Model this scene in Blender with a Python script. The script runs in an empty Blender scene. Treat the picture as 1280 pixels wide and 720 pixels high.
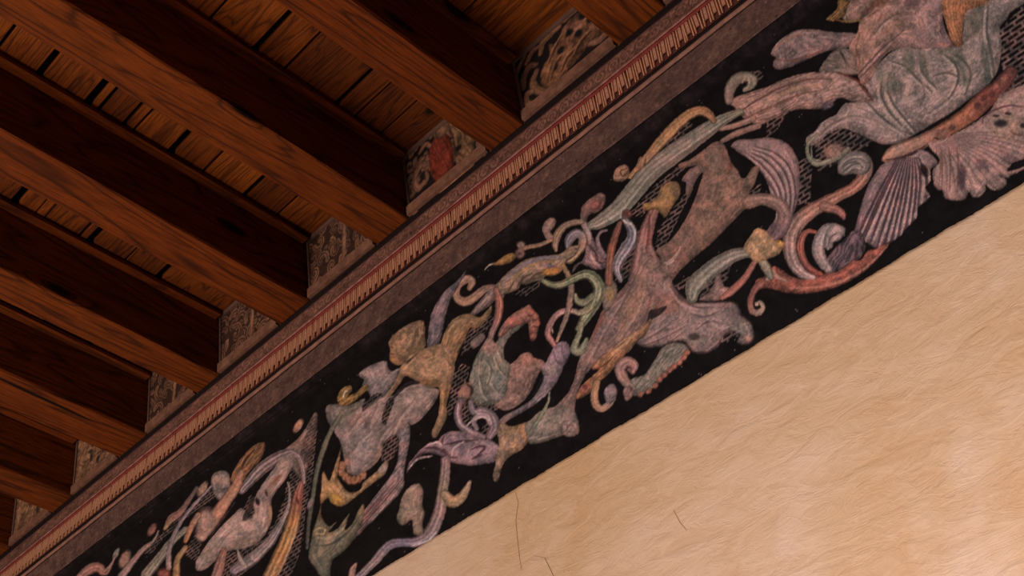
import bpy, bmesh, math, random
import numpy as np
from mathutils import Matrix, Vector

# ------------------------------------------------------------------ camera
D = 1.8            # distance from the camera to the frieze wall (m)
EYE = 1.6          # camera height (m)
FPX = 1501.66      # focal length in pixels of the 1280 px wide frame
ROT = np.array([[0.69101173, 0.50350331, 0.51863977],
                [0.72240586, -0.45607417, -0.51973659],
                [-0.02515089, 0.73381249, -0.67888634]])
scene = bpy.context.scene
col = scene.collection
cam_data = bpy.data.cameras.new('camera')
cam = bpy.data.objects.new('camera', cam_data)
col.objects.link(cam)
cam_data.sensor_width = 36.0
cam_data.lens = FPX / 1280.0 * 36.0
cam_data.clip_start = 0.05
m4 = Matrix([list(ROT[i]) + [0.0] for i in range(3)] + [[0, 0, 0, 1]])
m4[2][3] = EYE
cam.matrix_world = m4
scene.camera = cam

# ------------------------------------------------------------------ light
scene.view_settings.view_transform = 'Standard'
scene.view_settings.look = 'None'
scene.view_settings.gamma = 1.0
scene.view_settings.use_curve_mapping = False
scene.view_settings.exposure = 0.0
world = bpy.data.worlds.new('world')
scene.world = world
world.use_nodes = True
bg = world.node_tree.nodes['Background']
bg.inputs['Color'].default_value = (1.0, 0.80, 0.62, 1)
bg.inputs['Strength'].default_value = 0.05


def area_light(name, loc, target, sx, sy, power, colour):
    l = bpy.data.lights.new(name, 'AREA')
    l.shape = 'RECTANGLE'
    l.size = sx
    l.size_y = sy
    l.energy = power
    l.color = colour
    o = bpy.data.objects.new(name, l)
    col.objects.link(o)
    o.location = loc
    d = Vector(target) - Vector(loc)
    o.rotation_euler = d.to_track_quat('-Z', 'Y').to_euler()
    return o


# unseen added lights: low key standing in for window daylight, floor-bounce fill, plaster spot
area_light('unseen_key_light', (-3.7, -4.5, 0.9), (-1.6, 1.8, 3.7), 2.4, 1.4, 365, (1.0, 0.80, 0.62))  # no window is built; placed to fit the wall and ceiling brightness
area_light('floor_bounce', (-4.2, 0.0, 0.05), (-4.0, 0.5, 4.6), 4.0, 2.6, 92, (1.0, 0.78, 0.58))
sp = bpy.data.lights.new('plaster_fill_spot', 'SPOT')  # added fill spot, no lamp stands there: brightens the lower right plaster
sp.energy = 165
sp.color = (1.0, 0.86, 0.84)
sp.spot_size = math.radians(92)
sp.spot_blend = 1.0
sp.shadow_soft_size = 0.25
so = bpy.data.objects.new('plaster_fill_spot', sp)
col.objects.link(so)
so.location = (-0.35, 0.25, 1.35)
so.rotation_euler = (Vector((-0.45, 1.8, 2.35)) - so.location).to_track_quat('-Z', 'Y').to_euler()

# ------------------------------------------------------------------ helpers
rnd = random.Random(7)


def srgb(c):
    c = np.asarray(c, float) / 255.0
    return np.where(c <= 0.04045, c / 12.92, ((c + 0.055) / 1.055) ** 2.4)


def tag(o, label=None, category=None, group=None, kind=None):
    if label: o['label'] = label
    if category: o['category'] = category
    if group: o['group'] = group
    if kind: o['kind'] = kind
    return o


def link(name, mesh, mat=None, parent=None):
    o = bpy.data.objects.new(name, mesh)
    col.objects.link(o)
    if mat is not None and not mesh.materials:
        mesh.materials.append(mat)
    if parent is not None:
        o.parent = parent
    return o


def empty(name, loc=(0, 0, 0)):
    o = bpy.data.objects.new(name, None)
    o.empty_display_size = 0.05
    col.objects.link(o)
    o.location = loc
    return o


def mesh_from(name, verts, faces, smooth=False):
    me = bpy.data.meshes.new(name)
    me.from_pydata([tuple(v) for v in verts], [], faces)
    me.update()
    if smooth:
        me.polygons.foreach_set('use_smooth', [True] * len(me.polygons))
    return me


def grid_mesh(name, P, quads, colours=None):
    """big quad mesh straight from numpy arrays"""
    me = bpy.data.meshes.new(name)
    me.vertices.add(len(P))
    me.vertices.foreach_set('co', P.astype(np.float32).ravel())
    me.loops.add(quads.size)
    me.loops.foreach_set('vertex_index', quads.astype(np.int32).ravel())
    me.polygons.add(len(quads))
    me.polygons.foreach_set('loop_start', (np.arange(len(quads)) * 4).astype(np.int32))
    me.update(calc_edges=True)
    if colours is not None:
        a = me.color_attributes.new('paint', 'FLOAT_COLOR', 'POINT')
        a.data.foreach_set('color', np.concatenate([colours, np.ones((len(P), 1))], 1).astype(np.float32).ravel())
    return me


def box_mesh(name, x0, x1, y0, y1, z0, z1, ch=0.0, seg=1, jit=0.0, seed=0, fix_top=False):
    """chamfered bar running along Y, slightly uneven like hewn timber"""
    r = random.Random(seed)
    if ch <= 0:
        prof = [(x0, z0), (x1, z0), (x1, z1), (x0, z1)]
    else:
        prof = [(x0 + ch, z0), (x1 - ch, z0), (x1, z0 + ch), (x1, z1 - ch), (x1 - ch, z1), (x0 + ch, z1), (x0, z1 - ch), (x0, z0 + ch)]
    n = len(prof)
    v, f = [], []
    ph = [r.uniform(0, 6.28) for _ in range(4)]
    for i in range(seg + 1):
        t = i / seg
        y = y0 + (y1 - y0) * t
        for k, (x, z) in enumerate(prof):
            wob = 0 if i in (0, seg) else jit
            if fix_top and z > (z0 + z1) / 2:
                v.append((x, y, z))
                continue
            v.append((x + wob * (math.sin(t * 9 + ph[0] + k) * 0.6 + r.uniform(-.4, .4)), y,
                      z + wob * (math.sin(t * 7 + ph[1] + k * 2) * 0.6 + r.uniform(-.4, .4))))
    for i in range(seg):
        for k in range(n):
            a, b = i * n + k, i * n + (k + 1) % n
            f.append((a, a + n, b + n, b))
    f.append(tuple(range(n)))
    f.append(tuple(reversed([seg * n + k for k in range(n)])))
    me = mesh_from(name, v, f)
    bm = bmesh.new()
    bm.from_mesh(me)
    bmesh.ops.recalc_face_normals(bm, faces=bm.faces)
    bm.to_mesh(me)
    bm.free()
    return me


# --- materials
class NT:
    def __init__(self, name):
        self.m = bpy.data.materials.new(name)
        self.m.use_nodes = True
        self.t = self.m.node_tree
        self.b = self.t.nodes['Principled BSDF']

    def n(self, typ, **kw):
        x = self.t.nodes.new(typ)
        for k, v in kw.items():
            if k.startswith('i_'):
                x.inputs[k[2:].replace('_', ' ')].default_value = v
            else:
                setattr(x, k, v)
        return x

    def l(self, a, b):
        self.t.links.new(a, b)

    def ramp(self, src, stops):
        r = self.n('ShaderNodeValToRGB')
        e = r.color_ramp.elements
        while len(e) < len(stops):
            e.new(0.5)
        for q, (p, c) in zip(e, stops):
            q.position = p
            q.color = (*c, 1) if len(c) == 3 else c
        self.l(src, r.inputs[0])
        return r.outputs[0]

    def mix(self, fac, a, b, mode='MIX'):
        x = self.n('ShaderNodeMix', data_type='RGBA', blend_type=mode)
        for s, v in ((x.inputs[0], fac), (x.inputs[6], a), (x.inputs[7], b)):
            if hasattr(v, 'is_linked'):
                self.l(v, s)
            elif isinstance(v, (int, float)):
                s.default_value = v
            else:
                s.default_value = (*v, 1)
        return x.outputs[2]

    def mapping(self, scale, rot=(0, 0, 0), coord='Object', rand=False):
        tc = self.n('ShaderNodeTexCoord')
        src = tc.outputs[coord]
        if rand:
            oi = self.n('ShaderNodeObjectInfo')
            ml = self.n('ShaderNodeVectorMath', operation='SCALE')
            ml.inputs[0].default_value = (7.3, 3.1, 5.7)
            self.l(oi.outputs['Random'], ml.inputs['Scale'])
            ad = self.n('ShaderNodeVectorMath', operation='ADD')
            self.l(src, ad.inputs[0])
            self.l(ml.outputs[0], ad.inputs[1])
            src = ad.outputs[0]
        mp = self.n('ShaderNodeMapping')
        mp.inputs['Scale'].default_value = scale
        mp.inputs['Rotation'].default_value = rot
        self.l(src, mp.inputs[0])
        return mp.outputs[0]

    def noise(self, vec, scale, detail=4.0, rough=0.6, dist=0.0):
        x = self.n('ShaderNodeTexNoise')
        x.inputs['Scale'].default_value = scale
        x.inputs['Detail'].default_value = detail
        x.inputs['Roughness'].default_value = rough
        x.inputs['Distortion'].default_value = dist
        self.l(vec, x.inputs['Vector'])
        return x.outputs[0]

    def bump(self, h, strength, dist, prev=None):
        x = self.n('ShaderNodeBump')
        x.inputs['Strength'].default_value = strength
        x.inputs['Distance'].default_value = dist
        self.l(h, x.inputs['Height'])
        if prev is not None:
            self.l(prev, x.inputs['Normal'])
        return x.outputs[0]

    def done(self, colour, rough=0.8, normal=None, spec=0.2):
        if hasattr(colour, 'is_linked'):
            self.l(colour, self.b.inputs['Base Color'])
        else:
            self.b.inputs['Base Color'].default_value = (*colour, 1)
        self.b.inputs['Roughness'].default_value = rough
        self.b.inputs['Specular IOR Level'].default_value = spec
        if normal is not None:
            self.l(normal, self.b.inputs['Normal'])
        return self.m


def wood(name, light, mid, dark, along='Y', scale=1.0, knots=True):
    t = NT(name)
    k = (1.0, 0.07, 1.0) if along == 'Y' else (0.07, 1.0, 1.0)
    v = t.mapping([a * scale for a in k], rand=True)
    kv = t.mapping((5.0, 1.5, 5.0) if along == 'Y' else (1.5, 5.0, 5.0), rand=True)
    vo = t.n('ShaderNodeTexVoronoi')
    vo.inputs['Scale'].default_value = 1.0
    vo.inputs['Randomness'].default_value = 1.0
    t.l(kv, vo.inputs['Vector'])
    big = t.noise(v, 3.2, 3, 0.5, 0.4)
    # growth rings: contour lines of a slow field give the cathedral figure, bent round the knots
    mu = t.n('ShaderNodeMath', operation='MULTIPLY')
    mu.inputs[1].default_value = 19.0
    t.l(big, mu.inputs[0])
    bend = t.ramp(vo.outputs['Distance'], [(0.08, (1, 1, 1)), (0.22, (0.35,) * 3), (0.5, (0, 0, 0))])
    ma = t.n('ShaderNodeMath', operation='MULTIPLY_ADD')
    ma.inputs[1].default_value = 2.2
    t.l(bend, ma.inputs[0])
    t.l(mu.outputs[0], ma.inputs[2])
    fr = t.n('ShaderNodeMath', operation='PINGPONG')
    fr.inputs[1].default_value = 0.5
    t.l(ma.outputs[0], fr.inputs[0])
    ring = t.ramp(fr.outputs[0], [(0.0, (0, 0, 0)), (0.05, (0.25,) * 3), (0.14, (0.8,) * 3), (0.32, (1, 1, 1)), (1.0, (1, 1, 1))])
    fine = t.noise(v, 105, 5, 0.7)
    tone = t.noise(t.mapping((1.2, 0.5, 1.2) if along == 'Y' else (0.5, 1.2, 1.2), rand=True), 2.2, 3, 0.6)
    base = t.ramp(tone, [(0.3, mid), (0.7, light)])
    c = t.mix(t.ramp(fine, [(0.36, (1, 1, 1)), (0.58, (0, 0, 0))]), base, [0.55 * x for x in mid])
    md = t.n('ShaderNodeMath', operation='SUBTRACT')
    md.inputs[0].default_value = 1.0
    t.l(ring, md.inputs[1])
    m2 = t.n('ShaderNodeMath', operation='MULTIPLY')
    m2.inputs[1].default_value = 0.85
    t.l(md.outputs[0], m2.inputs[0])
    c = t.mix(m2.outputs[0], c, dark)
    if knots:
        kn = t.ramp(vo.outputs['Distance'], [(0.07, (1, 1, 1)), (0.13, (0, 0, 0))])
        c = t.mix(kn, c, [0.25 * x for x in dark])
    ck = t.noise(t.mapping((2.0, 0.10, 2.0) if along == 'Y' else (0.10, 2.0, 2.0), rand=True), 9, 2, 0.5, 0.3)
    crack = t.ramp(ck, [(0.70, (0, 0, 0)), (0.735, (1, 1, 1))])
    c = t.mix(crack, c, [0.2 * x for x in dark])
    nb = t.bump(fine, 0.25, 0.004)
    nb = t.bump(ring, 0.25, 0.003, nb)
    return t.done(c, 0.75, nb, 0.15)


def plain(name, c, var=0.25, scale=30, rough=0.9, c2=None, bump=0.2):
    t = NT(name)
    v = t.mapping((1, 1, 1))
    a = t.noise(v, scale, 6, 0.7)
    c = list(c)
    c2 = list(c2) if c2 is not None else [x * (1 - var) for x in c]
    cc = t.ramp(a, [(0.35, c2), (0.65, c)])
    return t.done(cc, rough, t.bump(a, bump, 0.004), 0.1)


def painted(name, bump=0.25):
    """colour laid on by brush (attribute 'paint') over rough plaster"""
    t = NT(name)
    at = t.n('ShaderNodeAttribute', attribute_name='paint')
    v = t.mapping((1, 1, 1))
    f = t.noise(v, 260, 4, 0.7)
    g = t.noise(v, 35, 5, 0.6)
    c = t.mix(1.0, at.outputs['Color'], t.ramp(f, [(0.3, (0.72,) * 3), (0.7, (1.15,) * 3)]), 'MULTIPLY')
    c = t.mix(1.0, c, t.ramp(g, [(0.3, (0.85,) * 3), (0.7, (1.1,) * 3)]), 'MULTIPLY')
    return t.done(c, 0.85, t.bump(f, bump, 0.002), 0.12)
# ------------------------------------------------------------------ the setting
def app(x, z, off=0.0):
    """a wall-plane point as seen in the image (units of D) set off the wall towards the room by off metres"""
    y = 1.0 - off / D
    return (x * y * D, y * D, z * y * D + EYE)


# plaster: trowelled lime, ochre and pink patches
t = NT('trowelled_plaster')
v = t.mapping((1, 1, 1), rot=(0, math.radians(-14), 0))
vs = t.mapping((2.2, 2.2, 7.0), rot=(0, math.radians(-20), 0))
vs2 = t.mapping((3.0, 3.0, 6.5), rot=(0, math.radians(12), 0))
patch = t.noise(v, 1.7, 5, 0.62, 1.0)
strk = t.noise(vs, 2.6, 3, 0.5, 1.3)
strk2 = t.noise(vs2, 3.4, 3, 0.55, 1.6)
grain = t.noise(v, 120, 4, 0.7)
base = t.ramp(patch, [(0.36, (0.465, 0.305, 0.187)), (0.5, (0.495, 0.348, 0.240)), (0.64, (0.545, 0.405, 0.335))])
c = t.mix(t.ramp(strk, [(0.34, (0.3,) * 3), (0.5, (0, 0, 0))]), base, (0.42, 0.255, 0.14))
c = t.mix(t.ramp(strk2, [(0.52, (0, 0, 0)), (0.68, (0.35,) * 3)]), c, (0.58, 0.43, 0.33))
c = t.mix(0.05, c, t.ramp(grain, [(0.3, (0.25, 0.15, 0.09)), (0.7, (0.8, 0.6, 0.45))]))
ridge = t.ramp(strk, [(0.30, (0,) * 3), (0.43, (0.5,) * 3), (0.455, (0.85,) * 3), (0.47, (0.5,) * 3), (0.55, (0.6,) * 3), (0.575, (0.95,) * 3), (0.60, (0.6,) * 3), (0.75, (1,) * 3)])
ridge2 = t.ramp(strk2, [(0.35, (0,) * 3), (0.47, (0.5,) * 3), (0.485, (0.75,) * 3), (0.50, (0.45,) * 3), (0.7, (1,) * 3)])
nb = t.bump(ridge, 0.19, 0.006)
nb = t.bump(ridge2, 0.20, 0.007, nb)
nb = t.bump(grain, 0.10, 0.0015, nb)
PLASTER = t.done(c, 0.9, nb, 0.1)

# plaster coat of the frieze wall: stands 8 mm proud of the painted frieze, ragged top edge
OFF_P = 0.008
vr, fr = [], []
xs = np.linspace(-4.2, 1.6, 1400)
rr = random.Random(3)
kn = [rr.uniform(-1, 1) for _ in range(1500)]
for i, x in enumerate(xs):
    s = i / 6.0
    a = int(s)
    w = s - a
    slow = kn[a] * (1 - w) + kn[a + 1] * w
    top = 0.9315 + 0.0011 * slow + 0.0006 * kn[(i * 7) % 1400] + (0.002 if 0.2 < kn[(i // 9) % 1400] < 0.24 else 0)
    xx, yy, zt = app(x, top, OFF_P)
    vr += [(xx, yy, 0.0), (xx, yy, 2.4), (xx, yy, zt - 0.012), (xx, yy + 0.001, zt - 0.002), (xx, D + 0.002, zt)]
n = 5
for i in range(len(xs) - 1):
    for k in range(n - 1):
        a = i * n + k
        fr.append((a, a + n, a + n + 1, a + 1))
wall = link('wall_right', mesh_from('wall_right', vr, fr, True), PLASTER)
tag(wall, 'trowelled ochre plaster wall below the painted frieze', kind='structure')

# masonry behind the frieze and cornice, up past the ceiling boards
back = plain('rough_render', (0.10, 0.08, 0.07))
me = mesh_from('wall_back', [(-8, D + .004, 0), (3, D + .004, 0), (3, D + .004, 5.3), (-8, D + .004, 5.3),
                             (-8, D + .3, 0), (3, D + .3, 0), (3, D + .3, 5.3), (-8, D + .3, 5.3)],
               [(0, 1, 2, 3), (7, 6, 5, 4), (3, 2, 6, 7), (0, 3, 7, 4), (1, 5, 6, 2), (0, 4, 5, 1)])
tag(link('wall_back', me, back, wall))

# hairline cracks in the plaster
CRACK = plain('crack', (0.22, 0.12, 0.07))
def crack(pts, w):
    vv, ff = [], []
    for i, (x, z) in enumerate(pts):
        ww = w * (0.4 + 0.6 * math.sin(math.pi * (i + .5) / len(pts)))
        for s in (-1, 1):
            p = app(x + s * ww, z, OFF_P + 0.0006)
            vv.append(p)
    for i in range(len(pts) - 1):
        ff.append((2 * i, 2 * i + 1, 2 * i + 3, 2 * i + 2))
    link('crack', mesh_from('crack', vv, ff), CRACK, wall)
crack([(-1.005, .925), (-1.0, .905), (-1.006, .88), (-1.004, .85), (-1.001, .82), (-.998, .80)], .0004)
crack([(-.975, .812), (-.955, .80), (-.942, .77), (-.935, .75)], .0005)
crack([(-.74, .77), (-.733, .75), (-.725, .735)], .0004)

# tiled floor far below the view
FLOOR = plain('terracotta_floor', (0.42, 0.26, 0.16), 0.3, 6)
fl = link('floor', mesh_from('floor', [(-8, -5, 0), (3, -5, 0), (3, D, 0), (-8, D, 0)], [(0, 1, 2, 3)]), FLOOR)
tag(fl, 'warm terracotta floor of the hall', kind='structure')

# ------------------------------------------------------------------ ceiling: joists, battens, planks
ZJ = 1.678
ZB = 1.82
ZP = 1.835
JOISTS = [(-3.330, -3.226), (-2.999, -2.895), (-2.671, -2.570), (-2.346, -2.222), (-2.011, -1.922), (-1.695, -1.592),
          (-1.371, -1.274), (-1.043, -0.955), (-0.724, -0.620), (-0.395, -0.290)]
Y0 = -2.6
OAK = [wood('old_larch', (.180, .040, .0042), (.128, .027, .0028), (.030, .0062, .0018)),
       wood('old_larch_red', (.168, .035, .0038), (.116, .023, .0026), (.027, .0056, .0017))]
PLK = [wood('plank_wood', (0.1955, 0.0476, 0.0053), (0.1360, 0.0314, 0.0034), (0.0340, 0.0072, 0.0019), 'X', 1.6),
       wood('plank_wood_pale', (0.2465, 0.0646, 0.0072), (0.1742, 0.0425, 0.0046), (0.0467, 0.0102, 0.0026), 'X', 1.6),
       wood('plank_wood_dark', (0.1360, 0.0306, 0.0038), (0.0935, 0.0204, 0.0027), (0.0238, 0.0053, 0.0016), 'X', 1.6)]
JL = ['joist beyond the lower left corner of the photo', 'sliver of a joist end in the lower left corner, cut by the left edge',
      'short joist end between the plain faded panel and the dabbed panel', 'joist ending between the dabbed panel and the lowest scroll panel',
      'joist crossing the left edge at mid height, below the middle scroll panel', 'joist from the left edge ending between the two upper scroll panels',
      'long broad joist from the upper left corner, left of the red robed panel', 'joist from the top edge between the red robed and griffin panels',
      'short joist end at the top edge, right of the griffin panel', 'joist beyond the top edge at the right end of the cornice']
for i, (a, b) in enumerate(JOISTS):
    me = box_mesh('joist', a * D, b * D, Y0, D, ZJ * D + EYE, ZP * D + EYE - .0005, 0.005, 40, 0.003, 100 + i, True)
    j = link('joist', me, OAK[i % 2])
    tag(j, JL[i], 'joist', 'ceiling joists')
    for s, x in ((1, b), (-1, a)):
        x0, x1 = sorted((x * D + s * 0.0005, (x + s * .0235) * D))
        bm_ = box_mesh('batten', x0, x1, Y0, 0.966 * D, ZB * D + EYE, (ZB + .0115) * D + EYE, 0.003, 16, 0.0015, 300 + i * 2 + s)
        link('batten', bm_, OAK[(i + 1) % 2], j)

SEAMS = {  # (Y of the seam, half width) in units of D, bay by bay from the left
    4: [(.20, .004), (.33, .008), (.465, .010), (.511, .002), (.532, .002), (.612, .003), (.636, .010), (.721, .003), (.803, .010)],
    3: [(.2, .004), (.36, .006), (.5, .004), (.628, .011), (.692, .007), (.803, .012)],
    5: [(.18, .003), (.262, .004), (.346, .008), (.446, .0105), (.469, .003), (.523, .004), (.545, .002), (.627, .010), (.703, .002), (.802, .006), (.885, .003)],
    6: [(.2, .004), (.33, .006), (.43, .003), (.511, .003), (.607, .008), (.673, .004), (.795, .0065), (.840, .003), (.905, .0015)],
    7: [(.3, .004), (.52, .005), (.68, .003), (.836, .003)],
}
ceil = tag(empty('ceiling', (0, 0, ZP * D + EYE)), 'board ceiling between the timber joists', kind='structure')
for bay in range(len(JOISTS) - 1):
    xa, xb = (JOISTS[bay][0] + JOISTS[bay][1]) / 2 * D + .001, (JOISTS[bay + 1][0] + JOISTS[bay + 1][1]) / 2 * D - .001
    seams = [(-1.44, 0), (-1.1, .004), (-.85, .004), (-.6, .005), (-.35, .003), (-.1, .004)] + \
        SEAMS.get(bay, [(.1, .004), (.3, .006), (.45, .003), (.6, .008), (.72, .004), (.84, .006)]) + [(.985, 0)]
    for k in range(len(seams) - 1):
        y0 = (seams[k][0] + seams[k][1] * .75) * D
        y1 = (seams[k + 1][0] - seams[k + 1][1] * .75) * D
        dz = rnd.uniform(0, .006)
        me = bpy.data.meshes.new('plank')
        bm = bmesh.new()
        bmesh.ops.create_cube(bm, size=1)
        for vv in bm.verts:
            vv.co = (xa + (vv.co.x + .5) * (xb - xa), y0 + (vv.co.y + .5) * (y1 - y0),
                     dz + (vv.co.z + .5) * .028)
            vv.co.y += rnd.uniform(-.0025, .0025)
        bmesh.ops.bevel(bm, geom=[e for e in bm.edges], offset=.002, segments=1, affect='EDGES')
        bm.to_mesh(me)
        bm.free()
        link('plank', me, PLK[rnd.choice((0, 0, 1, 2))], ceil)
block_sheet = mesh_from('light_block_sheet', [(-8, -5, .13), (3, -5, .13), (3, D + .3, .13), (-8, D + .3, .13)], [(0, 1, 2, 3)])  # unseen sheet added above the planks to block light leaking through gaps
link('light_block_sheet', block_sheet, plain('gap_shade_dark', (0.03, 0.02, 0.015)), ceil)  # darkness above the plank gaps put into a near-black colour
# ------------------------------------------------------------------ fresco painter
# Frieze shapes are traced in image pixel coordinates; the function below projects
# points of the flat wall into those pixels through the camera.
def wall_to_px(X, Z, Y=1.0):
    P = np.stack([X, np.full_like(X, Y), Z], -1) @ ROT
    return 640 + FPX * P[..., 0] / -P[..., 2], 360 - FPX * P[..., 1] / -P[..., 2]


def hash2(i, j, s):
    h = np.sin(i * 127.1 + j * 311.7 + s * 74.7) * 43758.5453
    return h - np.floor(h)


def vnoise(x, y, s=0):
    i, j = np.floor(x), np.floor(y)
    a, b = x - i, y - j
    a, b = a * a * (3 - 2 * a), b * b * (3 - 2 * b)
    return (hash2(i, j, s) * (1 - a) + hash2(i + 1, j, s) * a) * (1 - b) + (hash2(i, j + 1, s) * (1 - a) + hash2(i + 1, j + 1, s) * a) * b


def fbm(x, y, s=0, o=3):
    r, a, t = 0, 1.0, 0
    for k in range(o):
        r = r + a * vnoise(x * 2 ** k, y * 2 ** k, s + k)
        t += a
        a *= .55
    return r / t


def spline(pts, n=7, closed=False):
    P = np.asarray(pts, float)
    if len(P) < 3:
        t = np.linspace(0, 1, n)[:, None]
        return P[0] * (1 - t) + P[-1] * t
    if closed:
        Q = np.vstack([P[-1], P, P[0], P[1]])
    else:
        Q = np.vstack([2 * P[0] - P[1], P, 2 * P[-1] - P[-2]])
    out = []
    t = np.linspace(0, 1, n, endpoint=False)[:, None]
    for k in range(len(Q) - 3):
        a, b, c, d = Q[k:k + 4]
        out.append(0.5 * (2 * b + (c - a) * t + (2 * a - 5 * b + 4 * c - d) * t ** 2 + (3 * b - a - 3 * c + d) * t ** 3))
    out = np.vstack(out)
    if not closed:
        out = np.vstack([out, P[-1]])
    return out


def sst(a, b, x):
    t = np.clip((x - a) / (b - a), 0, 1)
    return t * t * (3 - 2 * t)


class Painter:
    def __init__(s, PX, PY, ground):
        s.X, s.Y = PX.ravel(), PY.ravel()
        s.n = s.X.size
        s.dens = .011
        s.C = np.tile(np.asarray(ground, float), (s.n, 1))
        s.I = np.zeros(s.n, np.int16)
        s.wx = s.X + 1.1 * (fbm(s.X * .35, s.Y * .35, 1, 2) - .5)
        s.wy = s.Y + 1.1 * (fbm(s.X * .35, s.Y * .35, 9, 2) - .5)
        s.n1 = fbm(s.X * .09, s.Y * .09, 21, 3) - .5
        s.n2 = fbm(s.X * .45, s.Y * .45, 31, 3) - .5
        ca, sa = math.cos(.62), math.sin(-.62)
        a, b = s.X * ca + s.Y * sa, -s.X * sa + s.Y * ca
        s.n3 = .55 * (fbm(a * .16, b * .75, 51, 2) - .5) + .55 * (fbm(b * .2, a * .7, 61, 2) - .5) + .5 * (hash2(np.floor(s.X * .8), np.floor(s.Y * .8), 3) - .5)

    def pick(s, P, pad):
        lo, hi = P.min(0) - pad, P.max(0) + pad
        return np.flatnonzero((s.X > lo[0]) & (s.X < hi[0]) & (s.Y > lo[1]) & (s.Y < hi[1]))

    def seg(s, x, y, P):
        """distance to polyline P, parameter along, signed side"""
        A, B = P[:-1, :2], P[1:, :2]
        Dv = B - A
        L2 = (Dv ** 2).sum(1) + 1e-9
        best = np.full(x.size, 1e9)
        par = np.zeros(x.size)
        sgn = np.ones(x.size)
        ox, oy = np.zeros(x.size), np.zeros(x.size)
        for k in range(len(A)):
            rx, ry = x - A[k, 0], y - A[k, 1]
            t = np.clip((rx * Dv[k, 0] + ry * Dv[k, 1]) / L2[k], 0, 1)
            dx, dy = rx - t * Dv[k, 0], ry - t * Dv[k, 1]
            d = dx * dx + dy * dy
            m = d < best
            best[m] = d[m]
            par[m] = k + t[m]
            sgn[m] = np.sign(Dv[k, 0] * ry[m] - Dv[k, 1] * rx[m])
            ox[m], oy[m] = dx[m], dy[m]
        return np.sqrt(best), par, sgn, ox, oy

    def put(s, idx, al, colr, fid):
        s.C[idx] = s.C[idx] * (1 - al[:, None]) + colr * al[:, None]
        if fid is not None:
            m = al > .5
            s.I[idx[m]] = fid

    def S(s, fid, pts, cols, edge=.45, hl=.18, hq=-.3, st=.14, ns=3.0, soft=.7, a=1.0):
        """tapered brush stroke: pts (x, y, half width); colours spread along it"""
        P = spline(pts)
        w = P[:, 2]
        idx = s.pick(P[:, :2], w.max() + 2)
        if not idx.size: return
        d, par, sg, _, _ = s.seg(s.wx[idx], s.wy[idx], P)
        ww = np.interp(par, np.arange(len(w)), w)
        al = sst(-soft, soft, ww - d) * a
        k = al > 0
        idx, d, par, sg, ww, al = idx[k], d[k], par[k], sg[k], ww[k], al[k]
        q = sg * d / np.maximum(ww, .5)
        cols = np.atleast_2d(np.asarray(cols, float))
        f = par / (len(w) - 1) * (len(cols) - 1)
        c = np.stack([np.interp(f, np.arange(len(cols)), cols[:, i]) for i in range(3)], -1)
        sh = 1 - .8 * edge * sst(.45, 1.05, np.abs(q)) + hl * np.exp(-((q - hq) / .28) ** 2)
        sh += st * np.sin(q * ns * 3.1416 + 2.5 * s.n1[idx] + fid * 1.7) * (ww > 3)
        sh += .5 * s.n2[idx] * .5
        s.put(idx, al, c * sh[:, None], fid)

    def inside(s, x, y, P):
        c = np.zeros(x.size, bool)
        for (x0, y0), (x1, y1) in zip(P, np.roll(P, -1, 0)):
            if y0 == y1: continue
            m = (y0 > y) != (y1 > y)
            c[m] ^= x[m] < (x1 - x0) * (y[m] - y0) / (y1 - y0) + x0
        return c

    def P(s, fid, pts, colr, r=5.0, edge=.5, li=.12, c2=None, ang=None, st=.12, fq=.5, smooth=True, only=None, soft=.7, a=1.0, mot=.5, hatch=True):
        pts = [(q[0] + 110 if q[0] > 1281 else q[0], q[1] - 45 if q[0] > 1281 else q[1]) for q in pts]   # runs on past the image's edge
        """filled shape: rounded towards its rim, mottled, optional second colour along ang"""
        B = spline(np.asarray(pts, float)[:, :2], 5, True) if smooth else np.asarray(pts, float)
        idx = s.pick(B, 2)
        if only is not None: idx = idx[np.isin(s.I[idx], only)]
        if not idx.size: return
        x, y = s.wx[idx], s.wy[idx]
        ins = s.inside(x, y, B)
        d, _, _, ox, oy = s.seg(x, y, np.vstack([B, B[:1]]))
        al = sst(-soft, soft, np.where(ins, d, -d)) * a
        k = al > 0
        idx, d, ox, oy, al, x, y = idx[k], d[k], ox[k], oy[k], al[k], x[k], y[k]
        c = np.tile(np.asarray(colr, float), (len(idx), 1))
        if c2 is not None:
            lo, hi = B.min(0), B.max(0)
            t = np.clip(((x - lo[0]) / (hi[0] - lo[0]) * c2[0] + (y - lo[1]) / (hi[1] - lo[1]) * c2[1]) / (abs(c2[0]) + abs(c2[1])) + (0 if c2[0] >= 0 else -c2[0] / (abs(c2[0]) + abs(c2[1]))) + (0 if c2[1] >= 0 else -c2[1] / (abs(c2[0]) + abs(c2[1]))) + .5 * s.n1[idx], 0, 1)
            c = c * (1 - t[:, None]) + np.asarray(c2[2], float) * t[:, None]
        sh = 1 - .75 * edge * np.exp(-d / r)
        nx, ny = ox / (d + .01), oy / (d + .01)
        sh += li * (nx * .6 + ny * .8) * np.exp(-d / (2.2 * r))
        if ang is not None:
            ca, sa = math.cos(math.radians(ang)), math.sin(math.radians(ang))
            uu, vv = x * ca + y * sa, -x * sa + y * ca
            sh += st * np.sin(vv * fq * 3.1416 + 5 * (fbm(uu * .04, vv * .12, fid + 40, 2) - .5) * 4)
        sh += mot * (.7 * s.n1[idx] + .6 * s.n2[idx])
        s.put(idx, al, c * sh[:, None], fid)
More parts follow.
